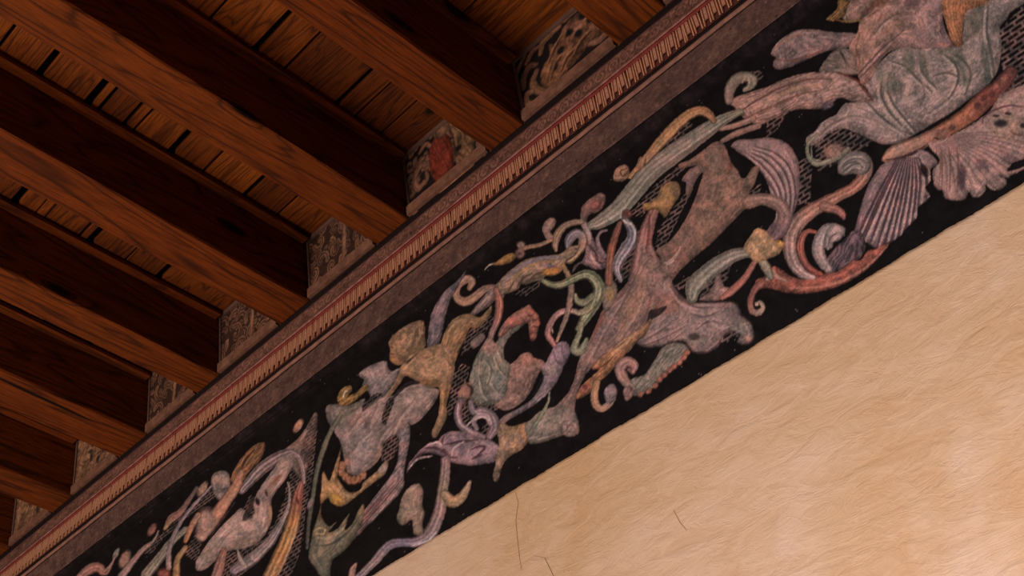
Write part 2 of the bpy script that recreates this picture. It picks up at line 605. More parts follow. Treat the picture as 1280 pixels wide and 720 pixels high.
        if hatch and len(idx) > 60:
            # short modelling strokes that follow the form
            rg = np.random.RandomState(fid * 31 + len(idx))
            for q in rg.choice(len(idx), max(2, int(len(idx) * s.dens)), replace=False):
                if d[q] < 1.6: continue
                tx, ty = -oy[q] / (d[q] + .01), ox[q] / (d[q] + .01)
                ln = rg.uniform(4, 11)
                bx, by = rg.uniform(-.25, .25, 2) * ln
                k_ = rg.choice((.70, .78, 1.24, 1.34))
                s.L([(x[q] - tx * ln, y[q] - ty * ln), (x[q] + bx * .4, y[q] + by * .4), (x[q] + tx * ln, y[q] + ty * ln)], rg.uniform(.5, 1.1), np.asarray(colr, float) * k_, .42, [fid])

    def L(s, pts, w, colr, a=.8, only=None, soft=.8):
        """thin line; w may taper to both ends"""
        P = spline(np.asarray(pts, float)[:, :2], 6)
        idx = s.pick(P, w + 2)
        if only is not None: idx = idx[np.isin(s.I[idx], only)]
        if not idx.size: return
        d, par, _, _, _ = s.seg(s.wx[idx], s.wy[idx], P)
        t = par / (len(P) - 1)
        ww = w * (.45 + .55 * np.sin(np.pi * np.clip(t, .02, .98)))
        al = sst(-soft, soft, 1.15 * ww - d) * min(1, a * 1.4) * (.9 + .5 * s.n2[idx])
        s.put(idx, np.clip(al, 0, 1), np.asarray(colr, float), None)

    def B(s, x, y, rx, ry, ang, colr, a=.8, fid=None, only=None, soft=.45):
        """soft dab of paint"""
        R = max(rx, ry) + 2
        idx = s.pick(np.array([[x - R, y - R], [x + R, y + R]]), 0)
        if only is not None: idx = idx[np.isin(s.I[idx], only)]
        if not idx.size: return
        ca, sa = math.cos(math.radians(ang)), math.sin(math.radians(ang))
        dx, dy = s.wx[idx] - x, s.wy[idx] - y
        q = np.hypot((dx * ca + dy * sa) / rx, (-dx * sa + dy * ca) / ry)
        al = sst(1 + soft, 1 - soft, q) * min(1, a * 1.25)
        c = np.asarray(colr, float) * (1 + .45 * s.n2[idx] - .25 * sst(.5, 1.1, q))[:, None]
        s.put(idx, al, c, fid)
# ------------------------------------------------------------------ the painted motifs of the frieze
FIG = ['ground']
LAB = ['near black painted ground']
SUB = {}
def fig(name, label, parent=None):
    if parent is not None:
        SUB[len(FIG)] = parent
    FIG.append(name)
    LAB.append(label)
    return len(FIG) - 1

PINK, PKGR, GRN, OCH, FLESH = (138, 100, 86), (122, 95, 86), (104, 98, 82), (148, 102, 56), (142, 98, 74)
RED, VIO, GREY, DK = (140, 66, 48), (104, 82, 88), (116, 100, 94), (34, 22, 22)
LT = (160, 128, 112)

def paint_frieze(p, U, V):
    # lattice of brick courses, drawn on the wall in courses parallel to the frieze
    uu, vv = U.ravel(), V.ravel()
    row = vv / .0083
    k = np.floor(row)
    fv = row - k
    fu = (uu / .0150 + .5 * (k % 2))
    fu = fu - np.floor(fu)
    lat = np.maximum(sst(.30, .10, np.minimum(fv, 1 - fv)), sst(.16, .05, np.minimum(fu, 1 - fu)))
    lat = lat * (.75 + .6 * p.n1 + .5 * p.n2)
    net = fig('painted_lattice', 'thin grey painted lattice between the scrolls')
    def N(pts, a=.85):
        Bp = np.asarray(pts, float)
        idx = p.pick(Bp, 0)
        ins = p.inside(p.wx[idx] + 3 * p.n1[idx], p.wy[idx] + 3 * p.n1[idx], Bp)
        idx = idx[ins]
        al = np.clip(lat[idx], 0, 1) * a
        p.put(idx, al, np.array((116., 92, 84)), None)
        p.I[idx] = net
    for q in [
        [(1248, 38), (1265, 20), (1280, 5), (1380, -60), (1390, 60), (1284, 100), (1262, 114), (1254, 95)],
        [(1018, 180), (1040, 160), (1060, 163), (1092, 176), (1085, 182), (1060, 195), (1040, 208), (1022, 214)],
        [(996, 205), (1010, 195), (1015, 215), (1013, 240), (1013, 255), (996, 256)],
        [(958, 138), (988, 138), (975, 158), (958, 175)],
        [(852, 205), (815, 235), (800, 252), (788, 268), (800, 272), (822, 252), (838, 228), (856, 212)],
        [(835, 270), (850, 250), (860, 238), (867, 235), (852, 265), (840, 290), (828, 312), (818, 308), (824, 285)],
        [(778, 300), (800, 288), (802, 310), (792, 330), (780, 352), (768, 352), (770, 330)],
        [(930, 246), (952, 230), (950, 239), (934, 251)],
        [(843, 357), (862, 344), (860, 355), (850, 364)], [(873, 376), (880, 358), (895, 338), (914, 330), (908, 352), (890, 368)],
        [(565, 470), (578, 455), (588, 458), (582, 480), (572, 500), (562, 520), (557, 515), (563, 495)],
        [(580, 425), (590, 412), (612, 393), (618, 398), (606, 416), (592, 434), (576, 444)],
        [(573, 505), (590, 500), (589, 537), (577, 532)], [(590, 505), (627, 504), (622, 513), (598, 514)], [(602, 530), (614, 528), (613, 543), (601, 544)],
        [(450, 507), (470, 488), (480, 494), (462, 512), (453, 518)], [(478, 522), (485, 503), (489, 513), (482, 532)],
        [(476, 562), (488, 546), (499, 543), (497, 562), (488, 577), (478, 582)],
        [(362, 580), (372, 576), (385, 560), (393, 528), (397, 540), (391, 590), (382, 640), (376, 690), (362, 722), (330, 722), (350, 680), (365, 640)],
        [(298, 652), (312, 618), (320, 623), (319, 645), (310, 657)], [(175, 692), (230, 640), (262, 608), (272, 620), (240, 642), (205, 672), (190, 692)],
        [(278, 692), (300, 688), (330, 675), (350, 640), (362, 598), (369, 610), (356, 660), (330, 690), (300, 722), (268, 722)],
        [(228, 692), (245, 668), (252, 680), (246, 702)],
        [(640, 367), (660, 357), (677, 350), (674, 358), (655, 370)], [(898, 426), (915, 414), (925, 410), (922, 420), (905, 430)],
        [(930, 92), (950, 88), (955, 96), (940, 110), (934, 108)], [(845, 166), (862, 152), (866, 156), (850, 172), (830, 186), (826, 184)],
    ]:
        N(q)

    # ---- large figure at the right end
    f = fig('painted_leaf_pod', 'pale pink painted pod with a split tip')
    p.P(f, [(964, 66), (970, 55), (985, 43), (1000, 37), (1020, 37), (1040, 40), (1070, 42), (1068, 50), (1058, 60), (1045, 62), (1030, 65), (1010, 74), (995, 81), (975, 87), (967, 83), (967, 76), (971, 73), (965, 69)], (128, 98, 92), ang=-20, st=.05, r=4)
    p.L([(970, 74), (990, 76), (1010, 70), (1030, 62)], 1.2, (110, 62, 55), .7)
    p.L([(970, 60), (985, 48), (1002, 42)], 1.6, (150, 100, 76), .6, [f])
    for x, y in [(1000, 47), (1015, 58), (990, 62), (1005, 60), (1020, 46), (1040, 52)]: p.B(x, y, 5, 2, 40, (96, 68, 68), .5, None, [f])
    f = fig('painted_small_leaf', 'small folded brown leaf beside the pale pod')
    p.P(f, [(1024, 90), (1028, 80), (1040, 65), (1052, 60), (1062, 62), (1072, 68), (1070, 78), (1072, 92), (1060, 94), (1040, 92)], (112, 92, 80), ang=30, st=.1, r=3)
    p.L([(1050, 63), (1058, 78)], 1, DK, .6); p.L([(1056, 62), (1066, 76)], 1, LT, .5)
    g = fig('painted_figure', 'grotesque half figure with a leafy grey-green body')
    p.P(g, [(1190, 58), (1203, 45), (1208, 10), (1240, -4), (1290, -4), (1278, 6), (1258, 25), (1250, 35), (1252, 60), (1248, 85), (1240, 100), (1228, 112), (1210, 125), (1190, 140), (1165, 155), (1140, 170), (1118, 180), (1100, 179), (1085, 173), (1070, 166), (1055, 161), (1042, 164), (1030, 172), (1020, 181), (1009, 181), (1008, 172), (1018, 165), (1025, 155), (1035, 148), (1045, 143), (1055, 130), (1070, 128), (1090, 125), (1084, 112), (1078, 100), (1100, 78), (1120, 62), (1150, 58)], (132, 106, 97), r=6, edge=.35, c2=(1, -1, (112, 103, 92)), mot=.6)
    p.P(g, [(1075, 27), (1085, 12), (1100, -4), (1182, -4), (1178, 20), (1183, 40), (1194, 58), (1180, 63), (1165, 60), (1150, 62), (1130, 60), (1110, 66), (1100, 78), (1088, 100), (1078, 106), (1071, 90), (1070, 75), (1061, 62), (1066, 50), (1072, 40)], (146, 100, 80), r=5, edge=.3, c2=(1, 0, (116, 92, 92)), mot=.6)
    h = fig('painted_drape', 'ochre orange drape', g)
    p.P(h, [(1180, -4), (1236, -4), (1225, 8), (1208, 15), (1203, 40), (1204, 56), (1194, 57), (1184, 35)], (146, 88, 52), r=4, edge=.3, ang=80, st=.12)
    h = fig('painted_face', 'flesh coloured lower face', g)
    p.P(h, [(1058, -4), (1102, -4), (1094, 10), (1082, 20), (1072, 27), (1058, 27), (1052, 18)], (126, 92, 78), r=4, edge=.35)
    h = fig('painted_hair', 'ochre hair', g)
    p.P(h, [(1032, 24), (1040, 17), (1046, 10), (1049, -4), (1064, -4), (1059, 10), (1056, 20), (1047, 24), (1040, 27)], (126, 84, 42), r=3, ang=-50, st=.2)
    p.L([(1046, 25), (1060, 27), (1074, 25), (1076, 30)], 1.5, (120, 84, 48), .8); p.L([(1078, 18), (1092, 6)], 1.5, (96, 50, 46), .6); p.L([(1085, 22), (1098, 12)], 1.2, (100, 58, 52), .6)
    p.B(1100, 2, 12, 6, -20, (92, 56, 38), .6); p.B(1140, 3, 9, 5, 0, (80, 54, 52), .5, None, [g]); p.B(1225, 3, 10, 4, 0, (160, 92, 40), .6, None, [g])
    for a in ([(1068, 98), (1088, 76), (1108, 56), (1130, 38)], [(1074, 98), (1094, 78), (1114, 58)]): p.L(a, 1.1, (72, 58, 56), .75, [g])
    for x, y, rx, ry in [(1135, 72, 6, 10), (1152, 78, 5, 12), (1183, 66, 11, 5), (1196, 74, 8, 5), (1236, 88, 5, 22), (1212, 35, 10, 14), (1222, 22, 8, 18), (1120, 108, 10, 10), (1100, 118, 8, 6)]: p.B(x, y, rx, ry, 0, (70, 74, 62), .55, None, [g])
    for a in ([(1148, 72), (1149, 88), (1158, 102), (1168, 112)], [(1185, 68), (1202, 78), (1210, 95), (1204, 118)], [(1178, 70), (1192, 84), (1194, 102), (1186, 120)], [(1108, 92), (1106, 112), (1114, 132), (1128, 150), (1142, 166)], [(1100, 96), (1098, 118), (1108, 140), (1124, 158)], [(1082, 130), (1095, 144), (1112, 158), (1130, 170)], [(1232, 8), (1230, 40), (1236, 70), (1240, 96)], [(1112, 78), (1128, 84), (1142, 98), (1162, 116)], [(1163, 96), (1180, 92), (1196, 98)]):
        p.L(a, 1.7, (152, 130, 114), .6, [g]); p.L([(x + 3.5, y - 1) for x, y in a], 1.5, (66, 62, 54), .65, [g])
    p.L([(1183, 30), (1186, 45), (1194, 58)], 1.2, (80, 40, 28), .8, [g]); p.L([(1200, 20), (1200, 50)], 2.2, (158, 104, 70), .5, [g])
    p.B(1180, 56, 10, 4, 10, (158, 98, 76), .5, None, [g]); p.B(1112, 30, 16, 14, 0, (152, 104, 78), .4, None, [g])
    for q in ([(1128, 66), (1140, 62), (1143, 80), (1138, 93), (1130, 86)], [(1148, 66), (1158, 66), (1160, 90), (1169, 106), (1158, 101), (1150, 86)], [(1172, 62), (1190, 60), (1204, 70), (1213, 90), (1208, 113), (1202, 91), (1190, 75)], [(1096, 96), (1106, 88), (1118, 92), (1122, 106), (1112, 118), (1104, 112)], [(1226, 60), (1236, 56), (1240, 80), (1236, 104), (1230, 92)]):
        p.P(g, q, (82, 84, 70), r=3, edge=.2, soft=2.5, a=.6, hatch=False)
    for q in ([(1022, 170), (1045, 152), (1075, 150), (1110, 168)], [(1035, 160), (1060, 146), (1090, 150), (1118, 166)], [(1062, 132), (1085, 140), (1110, 156), (1135, 168)], [(1120, 128), (1135, 140), (1152, 150)], [(1196, 112), (1180, 128), (1160, 142)], [(1150, 98), (1156, 116), (1150, 132)], [(1060, 122), (1075, 118), (1084, 122)], [(1092, 44), (1102, 30), (1118, 18)], [(1150, 20), (1160, 36), (1172, 50)]):
        p.L(q, 1.2, (84, 68, 62), .5, [g]); p.L([(x + 2.5, y + 2) for x, y in q], 1.4, (158, 130, 118), .4, [g])
    p.L([(1071, 90), (1075, 75), (1070, 62), (1075, 42)], 1, (96, 62, 50), .6, [g])
    f = fig('painted_horn', 'broad pink ribbed horn with curled grey tip')
    p.P(f, [(908, 127), (920, 121), (935, 116), (948, 112), (960, 108), (985, 97), (1010, 91), (1045, 90), (1070, 100), (1082, 112), (1092, 126), (1070, 128), (1052, 122), (1040, 128), (1024, 136), (1005, 136), (985, 140), (960, 152), (948, 156), (934, 151), (925, 143), (918, 134)], (140, 98, 84), r=4, ang=-24, st=.13, fq=.32, c2=(1, 0, (138, 106, 94)))
    p.L([(922, 142), (945, 126), (980, 108), (1012, 99), (1040, 99)], 1.2, (92, 54, 46), .7, [f]); p.L([(930, 148), (960, 135), (1000, 118), (1030, 112)], 1.1, (98, 56, 42), .6, [f]); p.L([(940, 138), (975, 118), (1010, 107), (1036, 106)], 1.8, (170, 120, 86), .5, [f])
    p.L([(1045, 90), (1070, 100), (1080, 112), (1092, 127)], 1.3, (84, 36, 26), .9); p.B(1035, 132, 8, 4, -25, (90, 72, 80), .7)
    p.S(f, [(911, 126, 5), (912, 113, 7), (919, 101, 7.5), (931, 96, 7), (941, 99, 6), (939, 107, 5), (931, 112, 3)], [(124, 92, 78), (104, 94, 76), (100, 92, 74)], st=.05)
    p.L([(928, 104), (932, 95), (936, 98), (936, 107), (929, 113)], 1, (150, 128, 104), .8)
    p.S(f, [(901, 161, 3), (915, 158, 3.5), (930, 153, 4), (942, 148, 4)], [(130, 92, 76)], st=0); p.S(f, [(903, 176, 3), (918, 168, 4), (934, 162, 4), (948, 157, 4)], [(110, 82, 70)], st=.1)
    f = fig('painted_garland', 'dark red berry garland under the figure')
    p.S(f, [(1264, 90, 8), (1247, 111, 11), (1228, 127, 12), (1212, 142, 11), (1192, 156, 10), (1170, 168, 9), (1150, 178, 9), (1130, 186, 10), (1115, 193, 9), (1107, 198, 5)], [(92, 46, 40), (112, 54, 42), (138, 76, 48), (132, 84, 66), (140, 100, 80), (142, 98, 74)], st=.08, hq=.2)
    for x, y in [(1255, 98), (1245, 108), (1240, 118), (1230, 122), (1222, 132), (1215, 142), (1205, 148), (1180, 166), (1190, 160)]: p.B(x, y, 5, 3.5, -40, (150, 86, 62) if (x % 2) else (66, 28, 26), .55)
    p.B(1180, 168, 10, 7, -10, (118, 72, 56), .7); p.L([(1168, 172), (1180, 176), (1190, 168)], 1.5, DK, .8); p.L([(1107, 200), (1125, 197), (1148, 188), (1156, 182)], 1.4, (58, 30, 28), .8)

    # ---- shell skirt
    f = fig('painted_shell_fan', 'fluted pink shell fan with scalloped rim, larger of two')
    p.P(f, [(1160, 180), (1175, 200), (1166, 212), (1167, 228), (1172, 237), (1178, 238), (1180, 246), (1188, 250), (1205, 250), (1211, 240), (1216, 246), (1225, 246), (1232, 238), (1232, 231), (1240, 237), (1250, 237), (1258, 230), (1257, 224), (1250, 220), (1262, 222), (1275, 214), (1282, 211), (1270, 212), (1264, 206), (1275, 200), (1290, 198), (1290, 108), (1264, 112), (1247, 124), (1236, 140), (1215, 155), (1196, 166), (1180, 173)], (134, 100, 88), r=3.5, edge=.5, mot=.45)
    hub = (1172, 168)
    for i, a in enumerate(np.linspace(96, 2, 17)):
        e = (hub[0] + 120 * math.cos(math.radians(a)), hub[1] + 80 * math.sin(math.radians(a)))
        mid = ((hub[0] + e[0]) / 2 + 4, (hub[1] + e[1]) / 2 - 4)
        st_ = (hub[0] + 14 * math.cos(math.radians(a)), hub[1] + 12 * math.sin(math.radians(a)))
        p.L([st_, mid, e], 1.1, (84, 56, 56), .42, [f]); p.L([(st_[0] + 2, st_[1] - 2), (mid[0] + 3.5, mid[1] - 2.5), (e[0] + 5, e[1])], 1.5, (162, 126, 108), .25, [f])
    p.B(1202, 222, 5, 16, 0, (66, 44, 50), .7, None, [f]); p.B(1228, 205, 8, 5, 30, (84, 58, 62), .6, None, [f]); p.B(1260, 195, 12, 6, 40, (92, 66, 66), .5, None, [f])
    p.B(1258, 158, 20, 16, 0, (134, 106, 84), .7, None, [f]); p.B(1251, 154, 8, 4.5, -5, (40, 28, 32), .9); p.B(1245, 145, 4, 1.6, 0, (44, 28, 28), .8); p.B(1260, 142, 4, 2, 0, (44, 28, 28), .8); p.B(1279, 157, 4, 3, 0, (40, 28, 30), .9)
    p.L([(1262, 163), (1270, 168), (1282, 168)], 1.2, (88, 56, 48), .7); p.L([(1228, 155), (1230, 146), (1242, 138), (1262, 132), (1282, 134)], 1.3, (72, 48, 46), .7, [f]); p.L([(1245, 124), (1262, 126), (1282, 124)], 2, (150, 116, 92), .5, [f])
    for x in (1176, 1186, 1196): p.L([(x, 185), (x + 2, 205), (x + 1, 238)], 1.2, (88, 56, 46), .6, [f])
    f = fig('painted_shell_fan', 'smaller fluted shell fan hanging over the red scroll')
    p.P(f, [(1105, 204), (1120, 200), (1140, 194), (1150, 187), (1160, 190), (1172, 203), (1163, 212), (1163, 226), (1157, 234), (1162, 246), (1153, 255), (1147, 260), (1146, 271), (1138, 280), (1131, 287), (1124, 296), (1110, 304), (1096, 310), (1088, 306), (1080, 303), (1074, 318), (1064, 328), (1054, 328), (1058, 312), (1068, 288), (1076, 257), (1085, 232), (1095, 215)], (130, 100, 92), r=3.5, c2=(-1, 1, (96, 72, 76)), mot=.4)
    for i, (ex, ey) in enumerate([(1058, 326), (1068, 320), (1077, 306), (1086, 307), (1095, 311), (1105, 307), (1114, 302), (1122, 297), (1132, 286), (1140, 278), (1147, 262), (1158, 250)]):
        mx, my = (1150 + ex) / 2 - 14 + i * 1.6, (195 + ey) / 2 - 4
        p.L([(1148 - 3.0 * (11 - i) * .8, 197), (mx, my), (ex, ey)], 1.6, (58, 38, 44), .75, [f]); p.L([(1151 - 3.0 * (11 - i) * .8, 196), (mx + 4, my + 1), (ex + 4.5, ey - 3)], 1.7, (166, 132, 116), .5, [f])
    p.B(1155, 213, 5, 8, -20, (22, 16, 18), .95); p.B(1158, 240, 4, 4, 0, (120, 92, 80), .6, None, [f])
    p.P(f, [(1055, 300), (1066, 288), (1078, 292), (1082, 306), (1076, 322), (1062, 331), (1050, 338), (1036, 340), (1033, 326), (1040, 314)], (74, 57, 60), r=3, ang=-60, st=.25, fq=.3)

    # ---- red scrolls
    f = fig('painted_scroll', 'brick red scroll sweeping along the lower border')
    p.P(f, [(1113, 302), (1107, 312), (1095, 326), (1075, 344), (1050, 357), (1030, 363), (1005, 367), (985, 366), (970, 362), (958, 360), (950, 361), (944, 356), (946, 349), (955, 346), (962, 337), (968, 333), (978, 338), (990, 346), (1005, 349), (1018, 344), (1030, 342), (1045, 340), (1058, 333), (1066, 326), (1076, 325), (1084, 314), (1095, 311), (1105, 305)], (142, 68, 52), r=3.5, c2=(-1, -1, (128, 62, 44)), ang=-25, st=.08, mot=.7)
    p.L([(1110, 307), (1085, 332), (1055, 350), (1020, 359), (985, 360)], 1.6, (176, 104, 78), .5, [f]); p.L([(966, 337), (972, 346), (984, 352)], 1.8, (160, 110, 92), .7); p.L([(957, 350), (966, 345)], 2.5, (160, 118, 100), .7)
    p.S(f, [(953, 353, 5), (945, 360, 4.5), (940, 369, 4), (938, 378, 4), (940, 388, 4), (947, 391, 4), (953, 386, 3.5), (951, 379, 3), (945, 380, 2.5)], [(132, 70, 54), (112, 60, 50), (140, 104, 84), (150, 120, 98)], st=0)
    p.L([(943, 372), (944, 384), (950, 384), (949, 379)], .9, (50, 28, 26), .8)
    f = fig('painted_scroll', 'S shaped orange pink scroll with a grey curled head')
    p.S(f, [(1052, 213, 5), (1056, 204, 8), (1067, 198, 9), (1079, 201, 9.5), (1083, 212, 8.5), (1077, 225, 8), (1065, 236, 7), (1050, 244, 7), (1033, 253, 8), (1015, 263, 9), (1000, 275, 10), (990, 292, 10), (988, 312, 9), (993, 330, 8), (1004, 342, 6.5), (1017, 347, 3)], [(106, 94, 84), (112, 96, 86), (134, 82, 62), (140, 86, 66), (134, 92, 76), (128, 98, 88), (142, 112, 102)], st=.12)
    p.P(f, [(1047, 212), (1050, 201), (1060, 193), (1075, 190), (1086, 195), (1089, 205), (1086, 214), (1078, 219), (1068, 217), (1060, 218), (1053, 219)], (108, 97, 88), r=3, mot=.4)
    for q in ([(1050, 208), (1060, 199), (1074, 196), (1084, 202)], [(1053, 213), (1063, 205), (1074, 203), (1081, 209)], [(1058, 216), (1067, 210), (1076, 211)]): p.L(q, 1, (146, 130, 118), .6); p.L([(x, y + 2) for x, y in q], .9, (66, 56, 52), .6)
    p.S(f, [(1030, 258, 7), (1045, 262, 5.5), (1053, 268, 4.5), (1055, 273, 2)], [(134, 84, 68), (110, 58, 54)], st=.1)
    p.L([(1053, 210), (1060, 204), (1072, 203), (1078, 209)], 1, (70, 60, 54), .7); p.L([(1056, 216), (1066, 208), (1078, 206)], 1, (140, 124, 112), .5)
    p.S(f, [(1019, 290, 2), (1010, 289, 3), (1003, 296, 4.5), (1000, 310, 5), (1004, 325, 5), (1013, 337, 4.5), (1026, 343, 3)], [(132, 60, 46), (128, 66, 52), (124, 52, 40)], st=.15); p.L([(1001, 284), (996, 300), (997, 318), (1006, 334), (1018, 342)], 1, (78, 34, 30), .7)
    f = fig('painted_curl', 'grey white painted curl inside the red scroll')
    p.S(f, [(1051, 291, 4), (1046, 286, 6), (1034, 288, 8), (1025, 300, 8), (1023, 315, 8), (1029, 328, 7), (1036, 337, 5)], [(126, 108, 100), (130, 110, 102), (120, 98, 90)], st=.05)
    p.P(f, [(1036, 284), (1046, 281), (1055, 284), (1056, 292), (1049, 300), (1042, 303), (1040, 310), (1033, 312), (1030, 300)], (132, 112, 104), r=3); p.L([(1047, 291), (1038, 297), (1035, 308)], 1.2, (80, 64, 60), .7); p.L([(1046, 297), (1041, 301)], 1, (160, 142, 132), .6)
    f = fig('painted_medallion', 'small green ring around an orange flower')
    p.S(f, [(1021, 168, 2), (1010, 180, 2.4), (1011, 196, 3), (1020, 205, 3), (1034, 202, 3.5), (1048, 196, 4), (1060, 186, 3)], [(96, 100, 78), (112, 108, 84), (104, 96, 78)], st=0)
    p.B(1042, 188, 13, 9, -20, (130, 92, 78), .9, f); p.L([(1014, 184), (1016, 198), (1026, 201)], 1, (140, 132, 108), .7)

    # ---- ribbed violet leaf
    f = fig('painted_leaf', 'curled ribbed leaf in dusky pink')
    p.P(f, [(914, 182), (922, 175), (940, 174), (960, 172), (978, 176), (990, 186), (998, 203), (1000, 225), (998, 248), (992, 268), (987, 285), (977, 297), (964, 301), (958, 290), (968, 275), (970, 262), (965, 247), (960, 232), (955, 220), (945, 207), (938, 200), (925, 192), (918, 186)], (128, 98, 92), r=3, c2=(0, 1, (112, 82, 80)), mot=.35)
    for o in range(5):
        a = [(986 - o * 3, 285 - o), (994 - o * 6, 245), (988 - o * 7, 212 + o * 4), (970 - o * 6, 192 + o * 4.5), (944 - o * 2, 183 + o * 4)]
        p.L(a, 1.3, (72, 48, 52), .7, [f]); p.L([(x - 2.5, y + 2) for x, y in a], 1.5, (164, 132, 120), .45, [f])
    p.B(962, 286, 8, 9, 0, (80, 58, 62), .6, None, [f])

    # ---- brown torso and its gloves
    f = fig('painted_torso', 'long brown painted torso leaning to the right')
    p.P(f, [(848, 206), (853, 203), (865, 198), (880, 187), (892, 178), (902, 178), (909, 188), (914, 203), (922, 213), (926, 222), (932, 222), (940, 210), (950, 208), (947, 218), (942, 232), (936, 243), (950, 242), (966, 243), (976, 250), (981, 262), (968, 262), (956, 257), (945, 255), (930, 263), (910, 283), (890, 303), (870, 320), (850, 338), (838, 352), (822, 345), (826, 325), (820, 313), (835, 303), (848, 288), (860, 268), (868, 250), (875, 230), (879, 215), (870, 225), (864, 240), (860, 248), (857, 240), (858, 228), (852, 225), (862, 212), (872, 207), (862, 208), (853, 211)], (118, 84, 68), r=7, edge=.35, mot=.45)
    for x, y, rx, ry, an, c in [(912, 240, 22, 12, -40, (136, 94, 74)), (885, 280, 14, 30, 35, (128, 90, 68)), (895, 205, 9, 14, 0, (112, 88, 72)), (862, 224, 8, 14, 20, (98, 80, 84)), (873, 213, 10, 4, -10, (122, 94, 84)), (855, 205, 8, 3, -25, (132, 84, 66)), (914, 205, 3, 10, 10, (96, 46, 38)), (920, 222, 14, 12, 20, (104, 80, 66)), (940, 222, 6, 10, 20, (112, 88, 66)), (845, 318, 14, 12, 0, (104, 70, 58))]: p.B(x, y, rx, ry, an, c, .5, None, [f])
    p.S(f, [(936, 252, 9), (955, 249, 7), (972, 254, 8), (981, 268, 9), (977, 284, 9), (968, 296, 6)], [(122, 88, 72), (118, 86, 72), (112, 80, 74), (92, 66, 68)], st=.05, edge=.35)
    # ---- long grey green stem, ochre scroll above
    f = fig('painted_stem', 'long grey-green stem crossing the frieze diagonally')
    p.S(f, [(926, 139, 4), (905, 149, 7), (880, 165, 10), (845, 190, 12), (815, 213, 12.5), (793, 238, 12), (772, 262, 11), (750, 277, 8.5), (736, 283, 5)], [(102, 96, 76), (106, 98, 82), (116, 98, 86), (110, 102, 86), (112, 106, 92), (104, 100, 84)], st=.13, ns=3.5, edge=.3)
    for o in (-5, -1, 4): p.L([(905 + o, 149 + o), (850 + o, 187 + o), (812 + o, 215 + o), (780 + o, 255 + o)], 1.1, (144, 124, 108) if o < 3 else (78, 70, 62), .5, [f])
    f = fig('painted_scroll', 'ochre ribbon scroll ending in a small curl')
    p.S(f, [(892, 151, 3.5), (886, 143, 5.5), (876, 138.5, 6), (862, 143, 6.5), (845, 157, 7), (828, 175, 7), (815, 190, 6), (805, 202, 5), (795, 212, 3), (787, 221, 3)], [(132, 84, 54), (154, 98, 58), (150, 104, 62), (140, 96, 64), (152, 102, 60)], st=.12)
    p.P(f, [(800, 196), (808, 198), (806, 207), (799, 211), (796, 206)], (146, 100, 66), r=2)
    p.P(f, [(767, 224), (768, 214), (774, 208), (781, 206), (786, 210), (786, 220), (780, 226), (772, 227)], (144, 102, 76), r=3); p.L([(784, 210), (776, 214), (779, 220), (787, 212)], .9, (70, 40, 30), .7)
    # ---- ochre bird on the pink column
    f = fig('painted_column', 'reddish pink stem with a pale tusk')
    p.S(f, [(819, 260, 6), (812, 278, 8), (806, 298, 9.5), (804, 320, 13), (801, 345, 15), (795, 360, 12)], [(128, 76, 66), (128, 80, 72), (124, 84, 76), (122, 86, 78)], st=.12)
    p.L([(812, 268), (811, 290), (809, 310), (807, 335)], 1.6, (92, 46, 42), .75, [f]); p.L([(806, 285), (800, 310), (797, 335)], 2, (150, 112, 104), .4, [f])
    p.S(f, [(812, 310, 5), (818, 325, 6), (828, 332, 5.5), (840, 325, 4), (848, 315, 2.2), (851, 307, .8)], [(128, 84, 74), (132, 96, 86), (136, 104, 92)], st=0); p.L([(815, 328), (828, 333), (842, 326)], 1, LT, .7)
    f = fig('painted_bird', 'small ochre bird perched on the pink stem')
    p.P(f, [(803, 260), (806, 254), (815, 252), (822, 245), (826, 235), (835, 228), (845, 227), (850, 233), (850, 243), (845, 252), (838, 262), (832, 272), (827, 268), (820, 262), (812, 263), (806, 263)], (142, 102, 48), r=3.5, c2=(1, -1, (134, 96, 60)), mot=.6)
    p.B(831, 264, 5, 6, 0, (120, 84, 52), .6, None, [f]); p.B(847, 240, 4, 8, 0, (118, 82, 64), .5, None, [f])

    # ---- leafy dragon legs in the middle
    f = fig('painted_beast', 'pink brown beast with long tapering legs')
    p.P(f, [(803, 316), (796, 335), (785, 352), (768, 372), (753, 388), (747, 402), (738, 422), (728, 440), (722, 455), (719, 470), (712, 488), (702, 500), (690, 512), (678, 530), (690, 545), (712, 540), (717, 518), (722, 492), (730, 472), (742, 458), (760, 447), (785, 440), (797, 425), (810, 408), (818, 392), (832, 375), (840, 352), (832, 330)], (122, 90, 80), r=6, edge=.35, ang=-58, st=.06, mot=.5)
    p.P(f, [(795, 427), (803, 413), (814, 398), (826, 386), (818, 372), (822, 345), (836, 350), (850, 369), (864, 378), (885, 378), (903, 378), (918, 379), (925, 387), (926, 394), (936, 402), (942, 414), (940, 426), (930, 430), (922, 427), (925, 418), (915, 414), (905, 420), (896, 433), (884, 440), (868, 440), (855, 427), (840, 428), (825, 433), (808, 433)], (122, 94, 88), r=4, edge=.4, c2=(1, -1, (116, 94, 84)), mot=.5, soft=2.5)
    for x, y, rx, ry, an, c in [(835, 380, 16, 14, 0, (134, 80, 62)), (812, 345, 10, 30, 15, (134, 98, 80)), (760, 405, 26, 14, -60, (110, 84, 80)), (790, 385, 10, 34, 25, (132, 92, 68)), (775, 360, 8, 22, 35, (100, 62, 56)), (748, 440, 20, 9, -55, (128, 92, 80)), (750, 398, 6, 10, 20, (124, 68, 54)), (705, 520, 12, 18, 30, (124, 98, 88)), (872, 425, 12, 8, 0, (100, 92, 80)), (925, 410, 14, 9, 0, (112, 100, 86)), (935, 424, 5, 5, 0, (140, 90, 68)), (785, 405, 3, 3, 0, (140, 118, 104))]: p.B(x, y, rx, ry, an, c, .5, None, [f])
